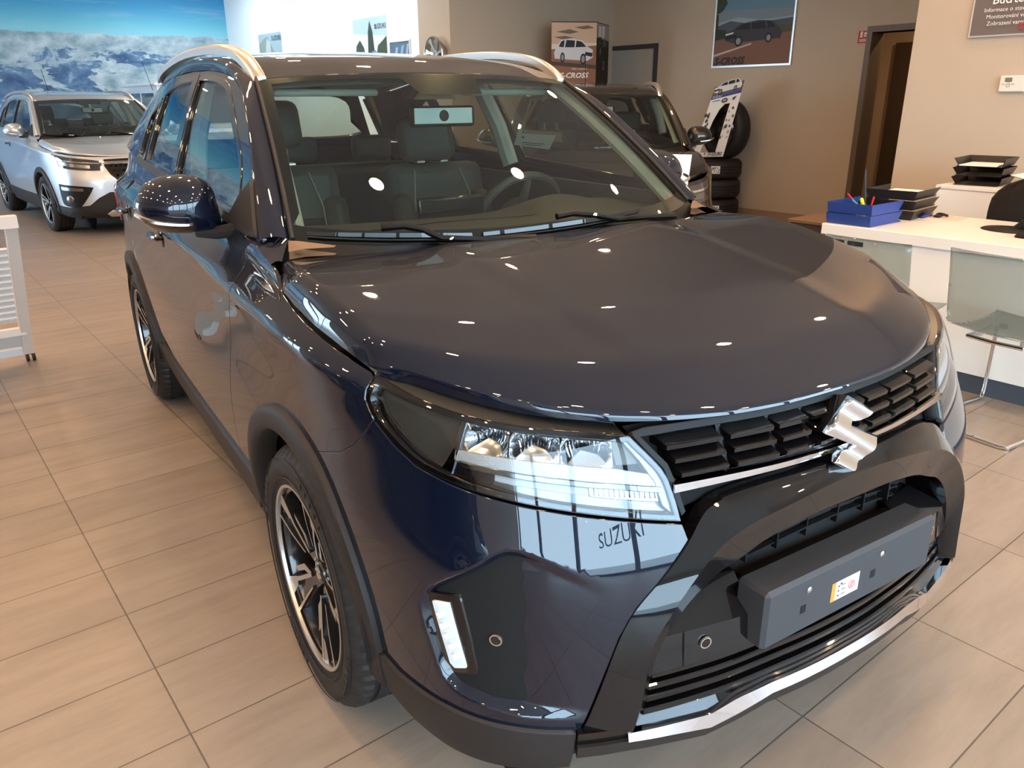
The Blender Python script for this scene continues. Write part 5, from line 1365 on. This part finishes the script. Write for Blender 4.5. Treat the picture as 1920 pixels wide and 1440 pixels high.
t,fr=framed('poster','small green mountain poster at the far end of the white wall','poster',4.70,13.75,12.73,1.60,2.57,
  [('#9fb6bd',[(0,0),(1,0),(1,1),(0,1)]),('#8d9a92',[(0,0),(0,.82),(.25,.92),(.42,.95),(.62,.72),(.85,.5),(1,.35),(1,0)]),('#b9c3c4',[(.2,.5),(.38,.92),(.52,.84),(.5,.4)]),('#6f8478',[(0,0),(0,.5),(.3,.6),(.6,.4),(1,.3),(1,0)])])
glyphs(t,'brand_lettering',fr,'SUZUKI',.12,(.80,.90),1.0,flat('#1d2c55'))
t,fr=framed('display_frame','blue striped framed picture beside the yellow car poster','picture',4.70,8.99,8.47,1.50,2.19,
  [('#54708c',[(0,0),(1,0),(1,1),(0,1)]),('#9fb2c4',[(.1,.5),(.3,.9),(.42,.9),(.22,.45)]),('#8fa6bd',[(.4,.5),(.6,.92),(.74,.94),(.52,.5)]),('#9fb2c4',[(.7,.55),(.88,.95),(.97,.95),(.82,.5)]),('#30455c',[(0,0),(1,0),(1,.45),(0,.3)])],M_WHITE,.02)
# slogan sign on the near wall
t,fr=framed('wall_sign','grey framed sign reading Budte ve spojeni on the near wall','sign',4.90,1.206,.30,1.832,2.34,[('#6a5e5a',[(0,0),(1,0),(1,1),(0,1)]),('#7b6e69',[(0,.62),(.6,.8),(1,.7),(1,1),(0,1)])],M_ALU,.010)
glyphs(t,'sign_title',fr,'Buďte ve spojení',.085,(.42,.435),1.78,M_PAPER,bold=.001)
for k,tx in enumerate(('Informace o stavu vozu   Lokalizace','Monitorování vozidla na vyžádání','Zobrazení varovných kontrolek')): glyphs(t,'sign_line',fr,tx,.042,(.38,.315-.085*k),1.78,M_PAPER)
picture(t,'sign_mark',fr,[('#a03040',[(.36+(a-.5)*.05,.09+(bb-.5)*.09) for a,bb in EMBLEM])],d=.009)
# fire sign
t,fr=framed('fire_sign','small red fire extinguisher sign left of the brown door frame','sign',7.2,3.342,3.227,1.97,2.09,[('#b5302a',[(0,0),(1,0),(1,1),(0,1)]),('#e8ddd4',[(.18,.45),(.42,.45),(.42,.92),(.34,.98),(.18,.9)]),('#e8ddd4',[(.55,.5),(.85,.5),(.85,.9),(.55,.85)]),('#b5302a',[(.6,.62),(.8,.62),(.8,.68),(.6,.68)]),('#e8ddd4',[(.15,.12),(.85,.12),(.85,.20),(.15,.20)]),('#e8ddd4',[(.15,.26),(.85,.26),(.85,.32),(.15,.32)])])
# thermostat
th=thing('thermostat','white wall thermostat with small grey screen beneath the slogan sign','thermostat',(4.90,.86,1.455))
b=MB(); b.box((-.028,-.085,0),(0,.085,.108),bev=.006); b.build('thermostat_case',mat('ivory_plastic',(.72,.68,.60),rough=.45),th)
b=MB(); b.box((-.030,.005,.066),(-.0275,.050,.094)); b.build('screen',mat('lcd_grey',(.16,.18,.15),rough=.2),th)
b=MB(); b.lathe([(.010,-.0295),(.0125,-.0285),(.0125,-.027)],20,axis='x',org=(0,.026,.044)); b.build('dial_ring',M_CLAD,th)
b=MB(); b.box((-.0295,.048,.050),(-.0275,.068,.053)); b.build('button',M_CLAD,th)
b=MB(); b.box((-.0295,-.012,.050),(-.0275,.008,.053)); b.build('button',M_CLAD,th)
# closed side door next to the recess
d3=tag(empty('door_3',(XR,0,0)),kind='structure')
b=MB(); b.box((-.012,6.25,0),(-.001,7.02,2.06)); b.build('door_leaf',mat('grey_door_leaf',(.40,.38,.34),rough=.6),d3)
b=MB(); b.box((-.03,6.19,0),(-.001,6.25,2.12)); b.box((-.03,6.25,2.06),(-.001,7.03,2.12)); b.build('door_frame',M_DKGREY,d3)
# S-CROSS display column
dc=thing('display_column','tall S-CROSS cardboard column with orange desert print behind the brown SUV','display stand',(6.14,6.30,0))
def face(P0,P1,z0,z1):
    P0,P1=Vector(P0),Vector(P1); n=(P1-P0).normalized().cross(Vector((0,0,1)))
    return lambda u,v,d=0: P0.lerp(P1,u)+Vector((0,0,lerp(z0,z1,v)))+n*d
A=(-.52,.28,0); C0=(0,0,0); Bp=(.50,.28,0); D=(.0,.56,0)
b=MB(); q=[Vector(p) for p in (A,C0,Bp,D)]; b.add(q+[p+Vector((0,0,2.34)) for p in q],[(0,1,5,4),(1,2,6,5),(2,3,7,6),(3,0,4,7),(4,5,6,7)]); b.build('column_body',M_BLK,dc)
fl=face(A,C0,1.55,2.33); frr=face(C0,Bp,1.55,2.33)
picture(dc,'left_print',fl,[('#8a5d45',[(0,0),(1,0),(1,1),(0,1)]),('#c9a98e',[(0,.66),(1,.66),(1,1),(0,1)]),('#dcc9b8',[(0,.60),(1,.66),(1,.70),(0,.68)]),('#6f5a4c',[(.1,.86),(.4,.90),(.6,.86),(.4,.83)]),('#75604f',[(.5,.93),(.8,.96),(.95,.92),(.7,.90)]),('#6f5a4c',[(.05,.78),(.3,.80),(.5,.77),(.25,.75)]),('#4b3527',[(0,.42),(1,.36),(1,.0),(0,.0)]),('#8a5d45',[(0,.36),(1,.30),(1,.0),(0,.0)])]+carshape(.5,.46,.85,'#cfd0d2',-1))
glyphs(dc,'column_lettering',fl,'S-CROSS',.165,(.5,.20),.67,M_PAPER,shear=.25,bold=.006); glyphs(dc,'column_small_print',fl,'VÁŠ S-CROSS',.06,(.62,.30),.67,M_PAPER)
picture(dc,'right_print',frr,[('#17130f',[(0,0),(1,0),(1,1),(0,1)]),('#9a938a',[(0,.78),(1,.74),(1,1),(0,1)]),('#d8d6d2',[(.15,.80),(.35,.80),(.35,.96),(.15,.96)]),('#d8d6d2',[(.42,.80),(.62,.80),(.62,.97),(.42,.97)]),('#d8d6d2',[(.80,.76),(.97,.92),(.97,.76)]),('#2b2927',[(.05,.62),(.98,.66),(.98,.76),(.05,.78)]),('#0c0b0a',ell(.25,.62,.20,.18)),('#4a4744',ell(.25,.62,.15,.13)),('#0c0b0a',ell(.27,.60,.12,.10)),('#777',ell(.3,.58,.05,.06)),('#3a3a3c',[(.50,.66),(.72,.67),(.72,.78),(.50,.77)]),('#8a8682',[(.50,.30),(.66,.30),(.62,.44),(.54,.44)]),('#17130f',[(.54,.33),(.62,.33),(.60,.41),(.56,.41)])] if False else
 [('#17130f',[(0,0),(1,0),(1,1),(0,1)]),('#9a938a',[(0,.78),(1,.74),(1,1),(0,1)]),('#d8d6d2',[(.15,.80),(.35,.80),(.35,.96),(.15,.96)]),('#d8d6d2',[(.42,.80),(.62,.80),(.62,.97),(.42,.97)]),('#2b2927',[(.05,.62),(.98,.66),(.98,.76),(.05,.78)]),('#0c0b0a',ell(.25,.62,.20,.18)),('#4a4744',ell(.25,.62,.15,.13)),('#0c0b0a',ell(.27,.60,.12,.10)),('#777777',ell(.3,.58,.05,.06)),('#5a5a5c',[(.50,.66),(.72,.67),(.72,.78),(.50,.77)]),('#8a8682',[(.50,.30),(.66,.30),(.62,.44),(.54,.44)]),('#17130f',[(.54,.33),(.62,.33),(.60,.41),(.56,.41)])])
# ---------------- tyres ----------------
def lying_tyre(z,label,lab_y,w=.235,R=.325):
    t=thing('tyre',label,'tyre',(6.86,4.845,z))
    prof=[(R-.13,.012),(R-.10,.0),(R-.04,.006),(R-.012,.03),(R,.06),(R,.075),(R-.008,.078),(R-.008,.086),(R,.089),(R,w/2-.006),(R-.008,w/2-.003),(R-.008,w/2+.003),(R,w/2+.006)]
    full=prof+[(r,w-h) for r,h in reversed(prof[:9])]+[(R-.15,w*.7),(R-.15,w*.3)]
    b=MB(); b.lathe(full,72,close=True); b.build('tread_band',M_RUB,t,recalc=True,auto=50)
    a=math.atan2(-1.516-4.845,-1.487-6.86)+lab_y; b=MB(); V=[]
    n=6
    for i in range(n+1):
        q=a-.17+.34*i/n; V+=[((R+.002)*math.cos(q),(R+.002)*math.sin(q),.075),((R+.002)*math.cos(q),(R+.002)*math.sin(q),.165)]
    b.add(V,[(2*i,2*i+2,2*i+3,2*i+1) for i in range(n)]); lb=b.build('paper_label',M_PAPER,t)
    b=MB()
    def mark(q0,q1,z0,z1):
        b.add([((R+.0035)*math.cos(q),(R+.0035)*math.sin(q),zz) for q,zz in ((q0,z0),(q1,z0),(q1,z1),(q0,z1))],[(0,1,2,3)])
    for q0,q1,z0,z1 in ((-.15,-.135,.085,.155),(-.05,-.03,.085,.155),(-.02,.01,.13,.155),(.03,.05,.095,.12),(.06,.10,.135,.15),(.09,.13,.085,.10),(.11,.14,.11,.13),(-.11,-.07,.12,.15)): mark(a+q0,a+q1,z0,z1)
    b.build('label_marks',M_BLACKINK,lb)
    return t
lying_tyre(.001,'bottom tyre of the three lying by the beige wall',.10)
lying_tyre(.238,'middle tyre of the lying stack, white label turned left',-.26)
lying_tyre(.475,'top tyre of the lying stack, under the upright tyre',.02)
t=thing('tyre','tyre standing upright on the lying stack behind the printed card','tyre',(6.86,4.73,.712),math.radians(-10))
b=MB(); R=.345; w=.21; prof=[(R-.12,-w*.42),(R-.09,-w*.5),(R-.03,-w*.48),(R-.006,-w*.36),(R,-w*.2),(R,-.02),(R-.007,-.017),(R-.007,.017),(R,.02)]
b.lathe(prof+[(r,-h) for r,h in reversed(prof[:5])]+[(R-.14,w*.3),(R-.14,-w*.3)],80,axis='x',org=(0,0,R),close=True); b.build('tread_band',M_RUB,t,recalc=True,auto=50)
b=MB(); b.lathe([(.0,-.03),(.06,-.035),(.07,-.05),(.19,-.02),(.215,-.08),(.215,.05)],48,axis='x',org=(0,0,R)); b.build('black_rim',M_RIMB,t,recalc=True)
# printed cardboard holding the upright tyre
cd=thing('tyre_display_card','tall leaning cardboard with printed white SUV and SUZUKI lettering, around the upright tyre','display card',(6.70,4.76,.72))
TL,TR,BL,BR=[Vector(p)-Vector((6.70,4.76,.72)) for p in ((6.72,4.79,1.655),(6.72,4.38,1.735),(6.62,5.03,.735),(6.62,4.56,.755))]
def cf(u,v,d=0): return BL.lerp(BR,u).lerp(TL.lerp(TR,u),v)+Vector((-d,0,0))
hole=[(.22,.0+.05),(.26,.25),(.32,.45),(.42,.58),(.55,.64),(.72,.64),(.72,.40),(.72,.05)]
outer=[(0,0),(1,0),(1,.90),(.0,.90)]
b=MB()
left=[(0,0),(.22,.05),(.26,.25),(.32,.45),(.42,.58),(.55,.64),(.72,.64),(1,.66),(1,.88),(0,.88)]
for pl in (left,[(.72,0),(1,0),(1,.66),(.72,.64)],[(0,0),(.72,0),(.72,.05),(.22,.05)]):
    b.prism(pl,lambda u,v,d:cf(u,v,d),-.003,.003)
b.build('card_sheet',M_PAPER,cd,recalc=True)
random.seed(3); shp=[('#2f4a96',[(0,.72),(1,.74),(1,.775),(0,.755)]),('#6a5c55',[(0,.755),(1,.775),(1,.88),(0,.88)])]
for k in range(26):
    u=random.choice([random.uniform(.02,.2),random.uniform(.75,.97)]); v=random.uniform(.1,.55 if u<.3 else .62); r=random.uniform(.02,.05)
    shp.append((random.choice(['#2b2b2d','#77787a','#4a4b4d','#a5a5a5']),ell(u,v,r*1.0,r*.55,7)))
shp+=[('#333335',ell(.52,.685,.10,.028)),('#9a9a9a',ell(.52,.685,.06,.016)),('#333335',[(.78,.70),(.90,.715),(.86,.68),(.80,.665)]),('#2a7fa8',[(.10,.70),(.36,.705),(.36,.695),(.10,.69)]),('#c22030',[(.42+(a-.5)*.07,.035+(bb-.5)*.035) for a,bb in EMBLEM])]
picture(cd,'card_print',cf,shp,d=.0045)
cs=[(c,[(x,y*.36+.74) for x,y in pl]) for c,pl in carshape(.5,.18,.92,'#d9d9da',1)]
b=picture(cd,'white_car_cutout',cf,cs,d=.018)
glyphs(cd,'brand_lettering',cf,'SUZUKI',.13,(.74,.035),.45,M_BLACKINK,bold=.003,d=.016); glyphs(cd,'tag_lettering',cf,'SUZUKI',.09,(.22,.745),.45,M_PAPER,d=.016)
# alloy rim on the pier
aw=thing('alloy_rim','silver multi-spoke alloy rim hung on the grey pier','rim',(4.40,7.29,1.955))
b=MB(); b.lathe([(.205,-.02),(.212,-.10),(.205,-.115),(.195,-.11),(.19,-.02)],60,axis='x',close=True); b.build('rim_ring',M_SAT,aw,recalc=True)
for k in range(7):
    a=2*PI*k/7+.2; b=MB()
    pr=[(.03,-.018),(.12,-.014),(.195,-.036),(.195,.036),(.12,.014),(.03,.018)]
    b.prism(pr,lambda r,t_,d:(-.085-d+.03*(1-min(1,r/.2)),r*math.cos(a)-t_*math.sin(a),r*math.sin(a)+t_*math.cos(a)),-.02,.012); b.build('rim_spoke',M_SAT,aw,recalc=True)
b=MB(); b.lathe([(0,-.09),(.035,-.088),(.045,-.06)],24,axis='x'); b.build('rim_hub',M_SAT,aw,recalc=True)
b=MB(); b.box((-.03,-.02,-.02),(0,.02,.02)); b.build('wall_peg',M_DKGREY,aw)
# ---------------- desk corner ----------------
M_DESK=mat('white_laminate',(.80,.76,.70),rough=.35)
dk=thing('desk','long white reception desk with dark plinth at the right','desk',(2.66,.876,0))
b=MB(); b.box((0,-3.6,.705),(.83,0,.765),bev=.003); b.build('desk_top',M_DESK,dk)
b=MB(); b.box((.015,-3.58,.10),(.04,-.02,.705)); b.build('front_panel',M_DESK,dk)
b=MB(); b.box((.03,-3.56,0),(.055,-.03,.10)); b.build('plinth',mat('slate_plinth',(.06,.07,.09),rough=.6),dk)
b=MB(); b.box((.04,-.045,0),(.78,-.02,.705)); b.build('side_panel',M_DESK,dk)
b=MB(); b.box((.10,-.16,.7655),(.17,-.15,.7665)); 
for k in range(2):
    b=MB(); b.box((.012,-.14-.11*k,.660),(.0155,-.05-.11*k,.685)); b.build('front_slot',M_DKGREY,dk)
bx=thing('pedestal','low dark pedestal beyond the left end of the desk','cabinet',(2.95,.93,0))
b=MB(); b.box((0,0,0),(.50,.33,.70),bev=.004); b.build('pedestal_body',mat('dark_wood',(.05,.03,.02),rough=.4),bx)
b=MB(); b.box((-.01,-.01,.70),(.51,.34,.722),bev=.003); b.build('pedestal_top',mat('brown_wood',(.16,.09,.05),rough=.4),bx)
cb=thing('cabinet','white cabinet against the near wall carrying black trays','cabinet',(3.95,.84,0))
b=MB(); b.box((0,-1.9,.05),(.50,0,.868),bev=.003); b.build('cabinet_body',M_DESK,cb)
b=MB(); b.box((-.012,-1.91,.868),(.51,.006,.890),bev=.002); b.build('cabinet_top',M_DESK,cb)
for k in range(3):
    b=MB(); b.box((-.012,-.62*(k+1)+.005,.06),(-.001,-.62*k-.01,.86)); b.build('cabinet_door',M_DESK,cb)
b=MB(); b.box((.03,-1.88,0),(.48,-.02,.05)); b.build('cabinet_plinth',M_DKGREY,cb)
# letter trays
def tray(name,label,cat,loc,rz,m,n,h,paper=(),group=None,L=.345,Wd=.255,sl=.02):
    t=thing(name,label,cat,loc,rz,group)
    b=MB(); w=.004
    # open front at -Y ; flared sides
    z0,z1=0,h
    b.box((-Wd/2,-L/2,0),(Wd/2,L/2,.004))
    for sx_ in (-1,1):
        P=[(sx_*Wd/2,-L/2+.05,z0),(sx_*Wd/2,L/2,z0),(sx_*(Wd/2+sl),L/2+.01,z1),(sx_*(Wd/2+sl),-L/2,z1)]
        Q=[(x-sx_*w,y,z) for x,y,z in P]; b.add(P+Q,[(0,1,2,3),(7,6,5,4),(0,4,5,1),(1,5,6,2),(2,6,7,3),(3,7,4,0)])
    P=[(-Wd/2,L/2,z0),(Wd/2,L/2,z0),(Wd/2+sl,L/2+.012,z1),(-Wd/2-sl,L/2+.012,z1)]; Q=[(x,y-w,z) for x,y,z in P]; b.add(P+Q,[(0,1,2,3),(7,6,5,4),(0,4,5,1),(1,5,6,2),(2,6,7,3),(3,7,4,0)])
    b.build('tray_shell',m,t,recalc=True)
    return t
M_BLUEP=mat('blue_tray_plastic',(.018,.05,.22),rough=.35); M_BLKP=mat('black_tray_plastic',(.012,.010,.010),rough=.35)
for k in range(2):
    tray('letter_tray',('lower','upper')[k]+' of the two blue letter trays on the desk','letter tray',(2.868,.742,.766+.060*k),math.radians(90),M_BLUEP,1,.058,sl=.003,group=None)
for k in range(3):
    tray('letter_tray',('bottom','middle','top')[k]+' black letter tray behind the blue trays on the desk','letter tray',(3.27,.735,.766+.055*k),math.radians(95),M_BLKP,1,.052)
for k in range(3):
    t=tray('letter_tray',('bottom','middle','top')[k]+' black letter tray in the stack on the white cabinet','letter tray',(4.21,.675,.891+.058*k),math.radians(-82),M_BLKP,1,.050)
pp=thing('paper_stack','white papers lying in the top tray on the cabinet','paper',(4.19,.675,1.012),math.radians(-82)); b=MB(); b.box((-.105,-.17,0),(.105,.13,.006)); b.build('sheets',M_PAPER,pp)
pp=thing('paper_sheet','pale board propped beside the black trays on the cabinet','paper',(4.20,.34,.8915)); b=MB(); b.add([(-.12,.13,.075),(.16,.13,.075),(.16,-.20,.0),(-.12,-.20,.0)],[(0,1,2,3)]); b.add([(-.12,.13,.071),(.16,.13,.071),(.16,-.20,-.0),(-.12,-.20,.0)],[(3,2,1,0)]); b.build('board',M_PAPER,pp)
pp=thing('paper_stack','papers leaning out of the black trays behind the blue ones','paper',(3.24,.72,.905),math.radians(95)); b=MB(); b.box((-.10,-.14,0),(.10,.14,.004)); b.build('sheets',M_PAPER,pp)
def pen(label,p0,p1,m,r=.005,cap=None):
    p0=Vector(p0);p1=Vector(p1); t=thing('pen',label,'pen',p0); b=MB(); b.tube([Vector((0,0,0)),(p1-p0)*.92,(p1-p0)],[r,r,r*.5],8); b.build('pen_barrel',m,t)
    if cap: b=MB(); b.tube([(p1-p0)*.70,(p1-p0)*1.01],[r*1.25,r*1.15],8); b.build('pen_cap',cap,t)
pen('red pen at the left in the blue tray',(2.89,.80,.846),(2.86,.858,.915),MATS['red_mark'])
pen('red pen at the right in the blue tray',(2.80,.68,.846),(2.80,.668,.918),MATS['red_mark'])
pen('long slim dark teal brush standing highest in the blue tray',(2.82,.72,.846),(2.83,.755,1.06),mat('teal_lacquer',(.02,.05,.06),rough=.4),.004)
pen('short turquoise pen lying in the blue tray',(2.82,.74,.846),(2.80,.79,.89),mat('turquoise_plastic',(.05,.35,.42),rough=.4))
pen('yellow highlighter standing in the blue tray',(2.80,.715,.848),(2.79,.735,.905),mat('highlighter_yellow',(.70,.75,.03),rough=.4),.010)
sc=thing('papers','pale pink papers under the keys behind the blue trays','paper',(3.33,.52,.7655),.2); b=MB(); b.box((-.10,-.12,0),(.10,.12,.003)); b.build('sheets',mat('pink_paper',(.75,.58,.48),rough=.8),sc)
kp=thing('key_fob','black key fob with loop at the back of the desk','key',(3.38,.54,.7700)); b=MB(); b.tube([(.03*math.cos(2*PI*i/16),.03*math.sin(2*PI*i/16),.008+.004*math.sin(4*PI*i/16)) for i in range(16)],.006,6,closed=True); b.build('fob_loop',M_BLK,kp); b=MB(); b.box((-.075,-.018,0),(-.03,.018,.012),bev=.004); b.build('fob_body',M_CLAD,kp)
kp=thing('lanyard','blue lanyard end beside the papers on the desk','lanyard',(3.22,.585,.7690)); b=MB(); b.tube([(0,0,.006),(.05,.0,.010),(.10,.01,.007),(.13,.0,.006)],[.008,.011,.008,.006],8); b.build('strap',MATS['blue_tray_plastic'],kp)
# monitor foot, black chair
mn=thing('monitor','black monitor on a round foot, cut by the right edge','monitor',(3.16,.08,.768)); b=MB(); b.lathe([(0,.012),(.03,.014),(.11,.006),(.12,0),(0,0)],40); b.v=[(x,y*1.25,z) for x,y,z in b.v]; b.build('monitor_foot',M_BLK,mn,recalc=True)
b=MB(); b.tube([(0,-.02,.01),(.01,-.06,.06),(.015,-.10,.20)],[.02,.016,.016],10); b.build('monitor_neck',M_BLK,mn)
b=MB(); b.box((-.02,-.62,.10),(.015,-.055,.44),bev=.008); b.build('monitor_screen',M_BLK,mn)
ms=thing('mouse','black computer mouse by the monitor foot','mouse',(2.95,-.06,.766)); b=MB(); b.lathe([(0,.032),(.012,.030),(.024,.020),(.030,.006),(.030,0)],20); b.v=[(x,y*1.7,z) for x,y,z in b.v]; b.build('mouse_shell',M_BLK,ms,recalc=True)
oc=thing('office_chair','black fabric office chair behind the desk with draped jacket','chair',(3.60,.30,0))
b=MB()
rows=[]
for i in range(13):
    z=.50+.50*i/12; wv=.22+.05*math.sin(PI*min(1,(i/12)*.9)); 
    if i>8: wv=.27*math.sqrt(max(0.0,1-((i-8)/4.3)**2))
    rows.append([(.0+.05*math.sin(PI*j_/16)*-1+.008*math.sin(j_*1.7+i*.6), -.19+wv*math.cos(PI-PI*j_/16)*-1*-1, z) for j_ in range(17)])
b.grid(lambda i,j_: rows[i][j_],range(13),range(17)); 
b.grid(lambda i,j_: (rows[i][j_][0]+.05-.0,rows[i][j_][1],rows[i][j_][2]),range(13),range(17),flip=True)
M_FAB=mat('black_fabric',(.012,.010,.009),rough=.95,bump=(40,.6))
b.build('chair_back',M_FAB,oc)
b=MB(); b.box((-.0,-.42,.44),(.16,.04,.50),bev=.03); b.build('chair_seat',M_FAB,oc)
b=MB(); b.tube([(.08,-.19,.12),(.08,-.19,.45)],.025,10); b.build('gas_column',M_BLK,oc)
for k in range(5):
    a=2*PI*k/5; b=MB(); b.tube([(.08,-.19,.13),(.08+.20*math.cos(a)*.7,-.19+.22*math.sin(a),.07)],[.022,.014],8); b.build('base_arm',M_BLK,oc)
    b=MB(); b.lathe([(0,-.015),(.03,-.015),(.03,.015),(0,.015)],16,axis='x',org=(.08+.20*math.cos(a)*.7,-.19+.22*math.sin(a),.031)); b.build('castor',M_BLK,oc,recalc=True)
# smoked clear chairs
M_SMOKE=glass_mat('smoked_acrylic',(.66,.70,.69),1.45)
def smoke_chair():
    t=empty('visitor_chair')
    W2=.205; n=26; prof=[]
    # section in x (depth, + toward desk) and z
    P=[(.42,.455),(.38,.445),(.25,.435),(.12,.432),(.04,.445),(-.01,.49),(-.035,.57),(-.055,.68),(-.085,.815)]
    sp=Spl(range(len(P)),np.array(P)); tt=np.linspace(0,len(P)-1,n)
    for off,nm in ((0,'shell'),):
        b=MB(); 
        def fn(i,j):
            x,z=sp(tt[i]); y=-W2+2*W2*j/12; u=(2*j/12-1)
            k=sstep(0,4,tt[i]); x2=x+(.02*u*u if tt[i]>5 else 0); z2=z+(.012*u*u if tt[i]<5 else 0)
            return (x2,y,float(z2))
        b.grid(fn,range(n),range(13)); o=b.build('acrylic_shell',M_SMOKE,t); s=o.modifiers.new('t','SOLIDIFY'); s.thickness=.006
    b=MB()
    for y in (-.06,.06):
        for x in (.16,.28): b.lathe([(0,.4285),(.016,.4285),(.016,.4265),(0,.4265)],16,org=(x,y,0))
    # seat ring, front legs, floor runners, rear floor bar
    r=.0095
    for s_ in (-1,1):
        b=MB(); b.tube([(.05,s_*.12,.418),(.30,s_*.15,.416),(.395,s_*.175,.410),(.415,s_*.185,.385),(.445,s_*.20,.06),(.435,s_*.20,.018),(.405,s_*.20,.0105),(-.06,s_*.20,.0105)],r,10); b.build('chrome_leg',M_CHR,t)
    b=MB(); b.tube([(-.06,-.20,.0105),(-.075,-.17,.0105),(-.075,.17,.0105),(-.06,.20,.0105)],r,10); b.build('floor_bar',M_CHR,t)
    b=MB(); b.tube([(.05,-.12,.418),(.035,0,.418),(.05,.12,.418)],r,10); b.build('seat_bar',M_CHR,t)
    for y in (-.10,.10):
        for x in (.10,.30):
            b=MB(); b.lathe([(0,.437),(.017,.437),(.018,.418),(0,.416)],16,org=(x,y,0)); b.build('fixing_disc',MATS['clear_disc'] if 'clear_disc' in MATS else mat('clear_disc',(.5,.5,.5),rough=.1,alpha=.6),t,recalc=True)
    return t
ch=smoke_chair(); tag(ch,'smoked clear chair with chrome frame at the right edge, before the desk','chair',group=None); ch.location=(2.165,-.262,0); ch.rotation_euler=(0,0,math.radians(-8))
c2=copy_tree(ch); tag(c2,'smoked clear chair half hidden by the blue bonnet, before the desk','chair'); c2.location=(2.12,.290,0); c2.rotation_euler=(0,0,0)
# ---------------- brochure stand at the left ----------------
bs=thing('brochure_stand','white brochure stand on castors cut by the left edge','display stand',(-1.0,3.6,0))
M_WST=mat('white_stand',(.72,.66,.60),rough=.4)
def bar(p,q,w,name,m=M_WST,par=None):
    b=MB(); p=Vector(p);q=Vector(q); d=(q-p).normalized(); s=Vector((1,0,0)) if abs(d.x)<.9 else Vector((0,1,0)); t_=d.cross(s).normalized(); s=t_.cross(d)
    V=[e+s*a*w+t_*c*w for e in (p,q) for a,c in ((-1,-1),(1,-1),(1,1),(-1,1))]; b.add(V,[(0,1,2,3),(7,6,5,4),(0,4,5,1),(1,5,6,2),(2,6,7,3),(3,7,4,0)]); return b.build(name,m,par or bs,recalc=True)
for x in (-.75,0): bar((x,.0,.09),(x,-.50,.87),.026,'stand_post')
bar((-.80,-.51,.885),(.03,-.51,.885),.030,'top_rail'); bar((-.78,.02,.09),(.03,.02,.09),.020,'foot_rail',M_ALU); bar((-.75,-.10,.235),(0,-.10,.235),.02,'middle_rail')
b=MB(); b.add([(-.73,.0,.12),(-.02,.0,.12),(-.02,-.09,.215),(-.73,-.09,.215)],[(0,1,2,3)]); b.build('lower_panel',M_WHITE,bs)
pn=MB()
for k in range(12):
    t0=.26+.0485*k; t1=t0+.045
    f=lambda x,t_,o:(x,.0-.50*t_+.01-o*.84,.09+.78*t_-o*.54)
    pn.add([f(-.72,t0,0),f(-.03,t0,0),f(-.03,t1,.012),f(-.72,t1,.012)],[(0,1,2,3)]); pn.add([f(-.72,t1,.012),f(-.03,t1,.012),f(-.03,t1+.0035,0),f(-.72,t1+.0035,0)],[(0,1,2,3)])
pn.build('slatted_panel',M_WHITE,bs)
for x in (-.70,-.0):
    cs_=empty('castor',(x+.015,.10,0),parent=bs)
    b=MB(); b.box((-.02,-.02,.045),(.02,.02,.075)); b.build('castor_fork',M_CLAD,cs_)
    for e in (-1,1): b=MB(); b.lathe([(0,-.008),(.026,-.008),(.028,0),(.026,.008),(0,.008)],20,axis='x',org=(e*.016,0,.028)); b.build('castor_wheel',M_CLAD,cs_,recalc=True)
# info stand in front of the brown SUV
ic=thing('info_stand','white info stand before the brown SUV, seen past the far mirror','display stand',(2.47,1.86,0))
b=MB(); P=[Vector((-.07,-.06,1.108)),Vector((.15,-.06,1.095)),Vector((.09,-.08,.80)),Vector((-.13,-.08,.81))]
b.add(P+[p+Vector((0,.012,0)) for p in P],[(3,2,1,0),(4,5,6,7),(0,1,5,4),(1,2,6,5),(2,3,7,6),(3,0,4,7)]); b.build('stand_panel',M_PAPER,ic,recalc=True)
b=MB(); b.tube([(0,0,.01),(0,0,.92),(0,-.05,.98)],.014,10); b.build('stand_post',M_SAT,ic)
b=MB(); b.lathe([(0,.012),(.14,.012),(.15,0),(0,0)],32); b.build('stand_foot',M_SAT,ic,recalc=True)
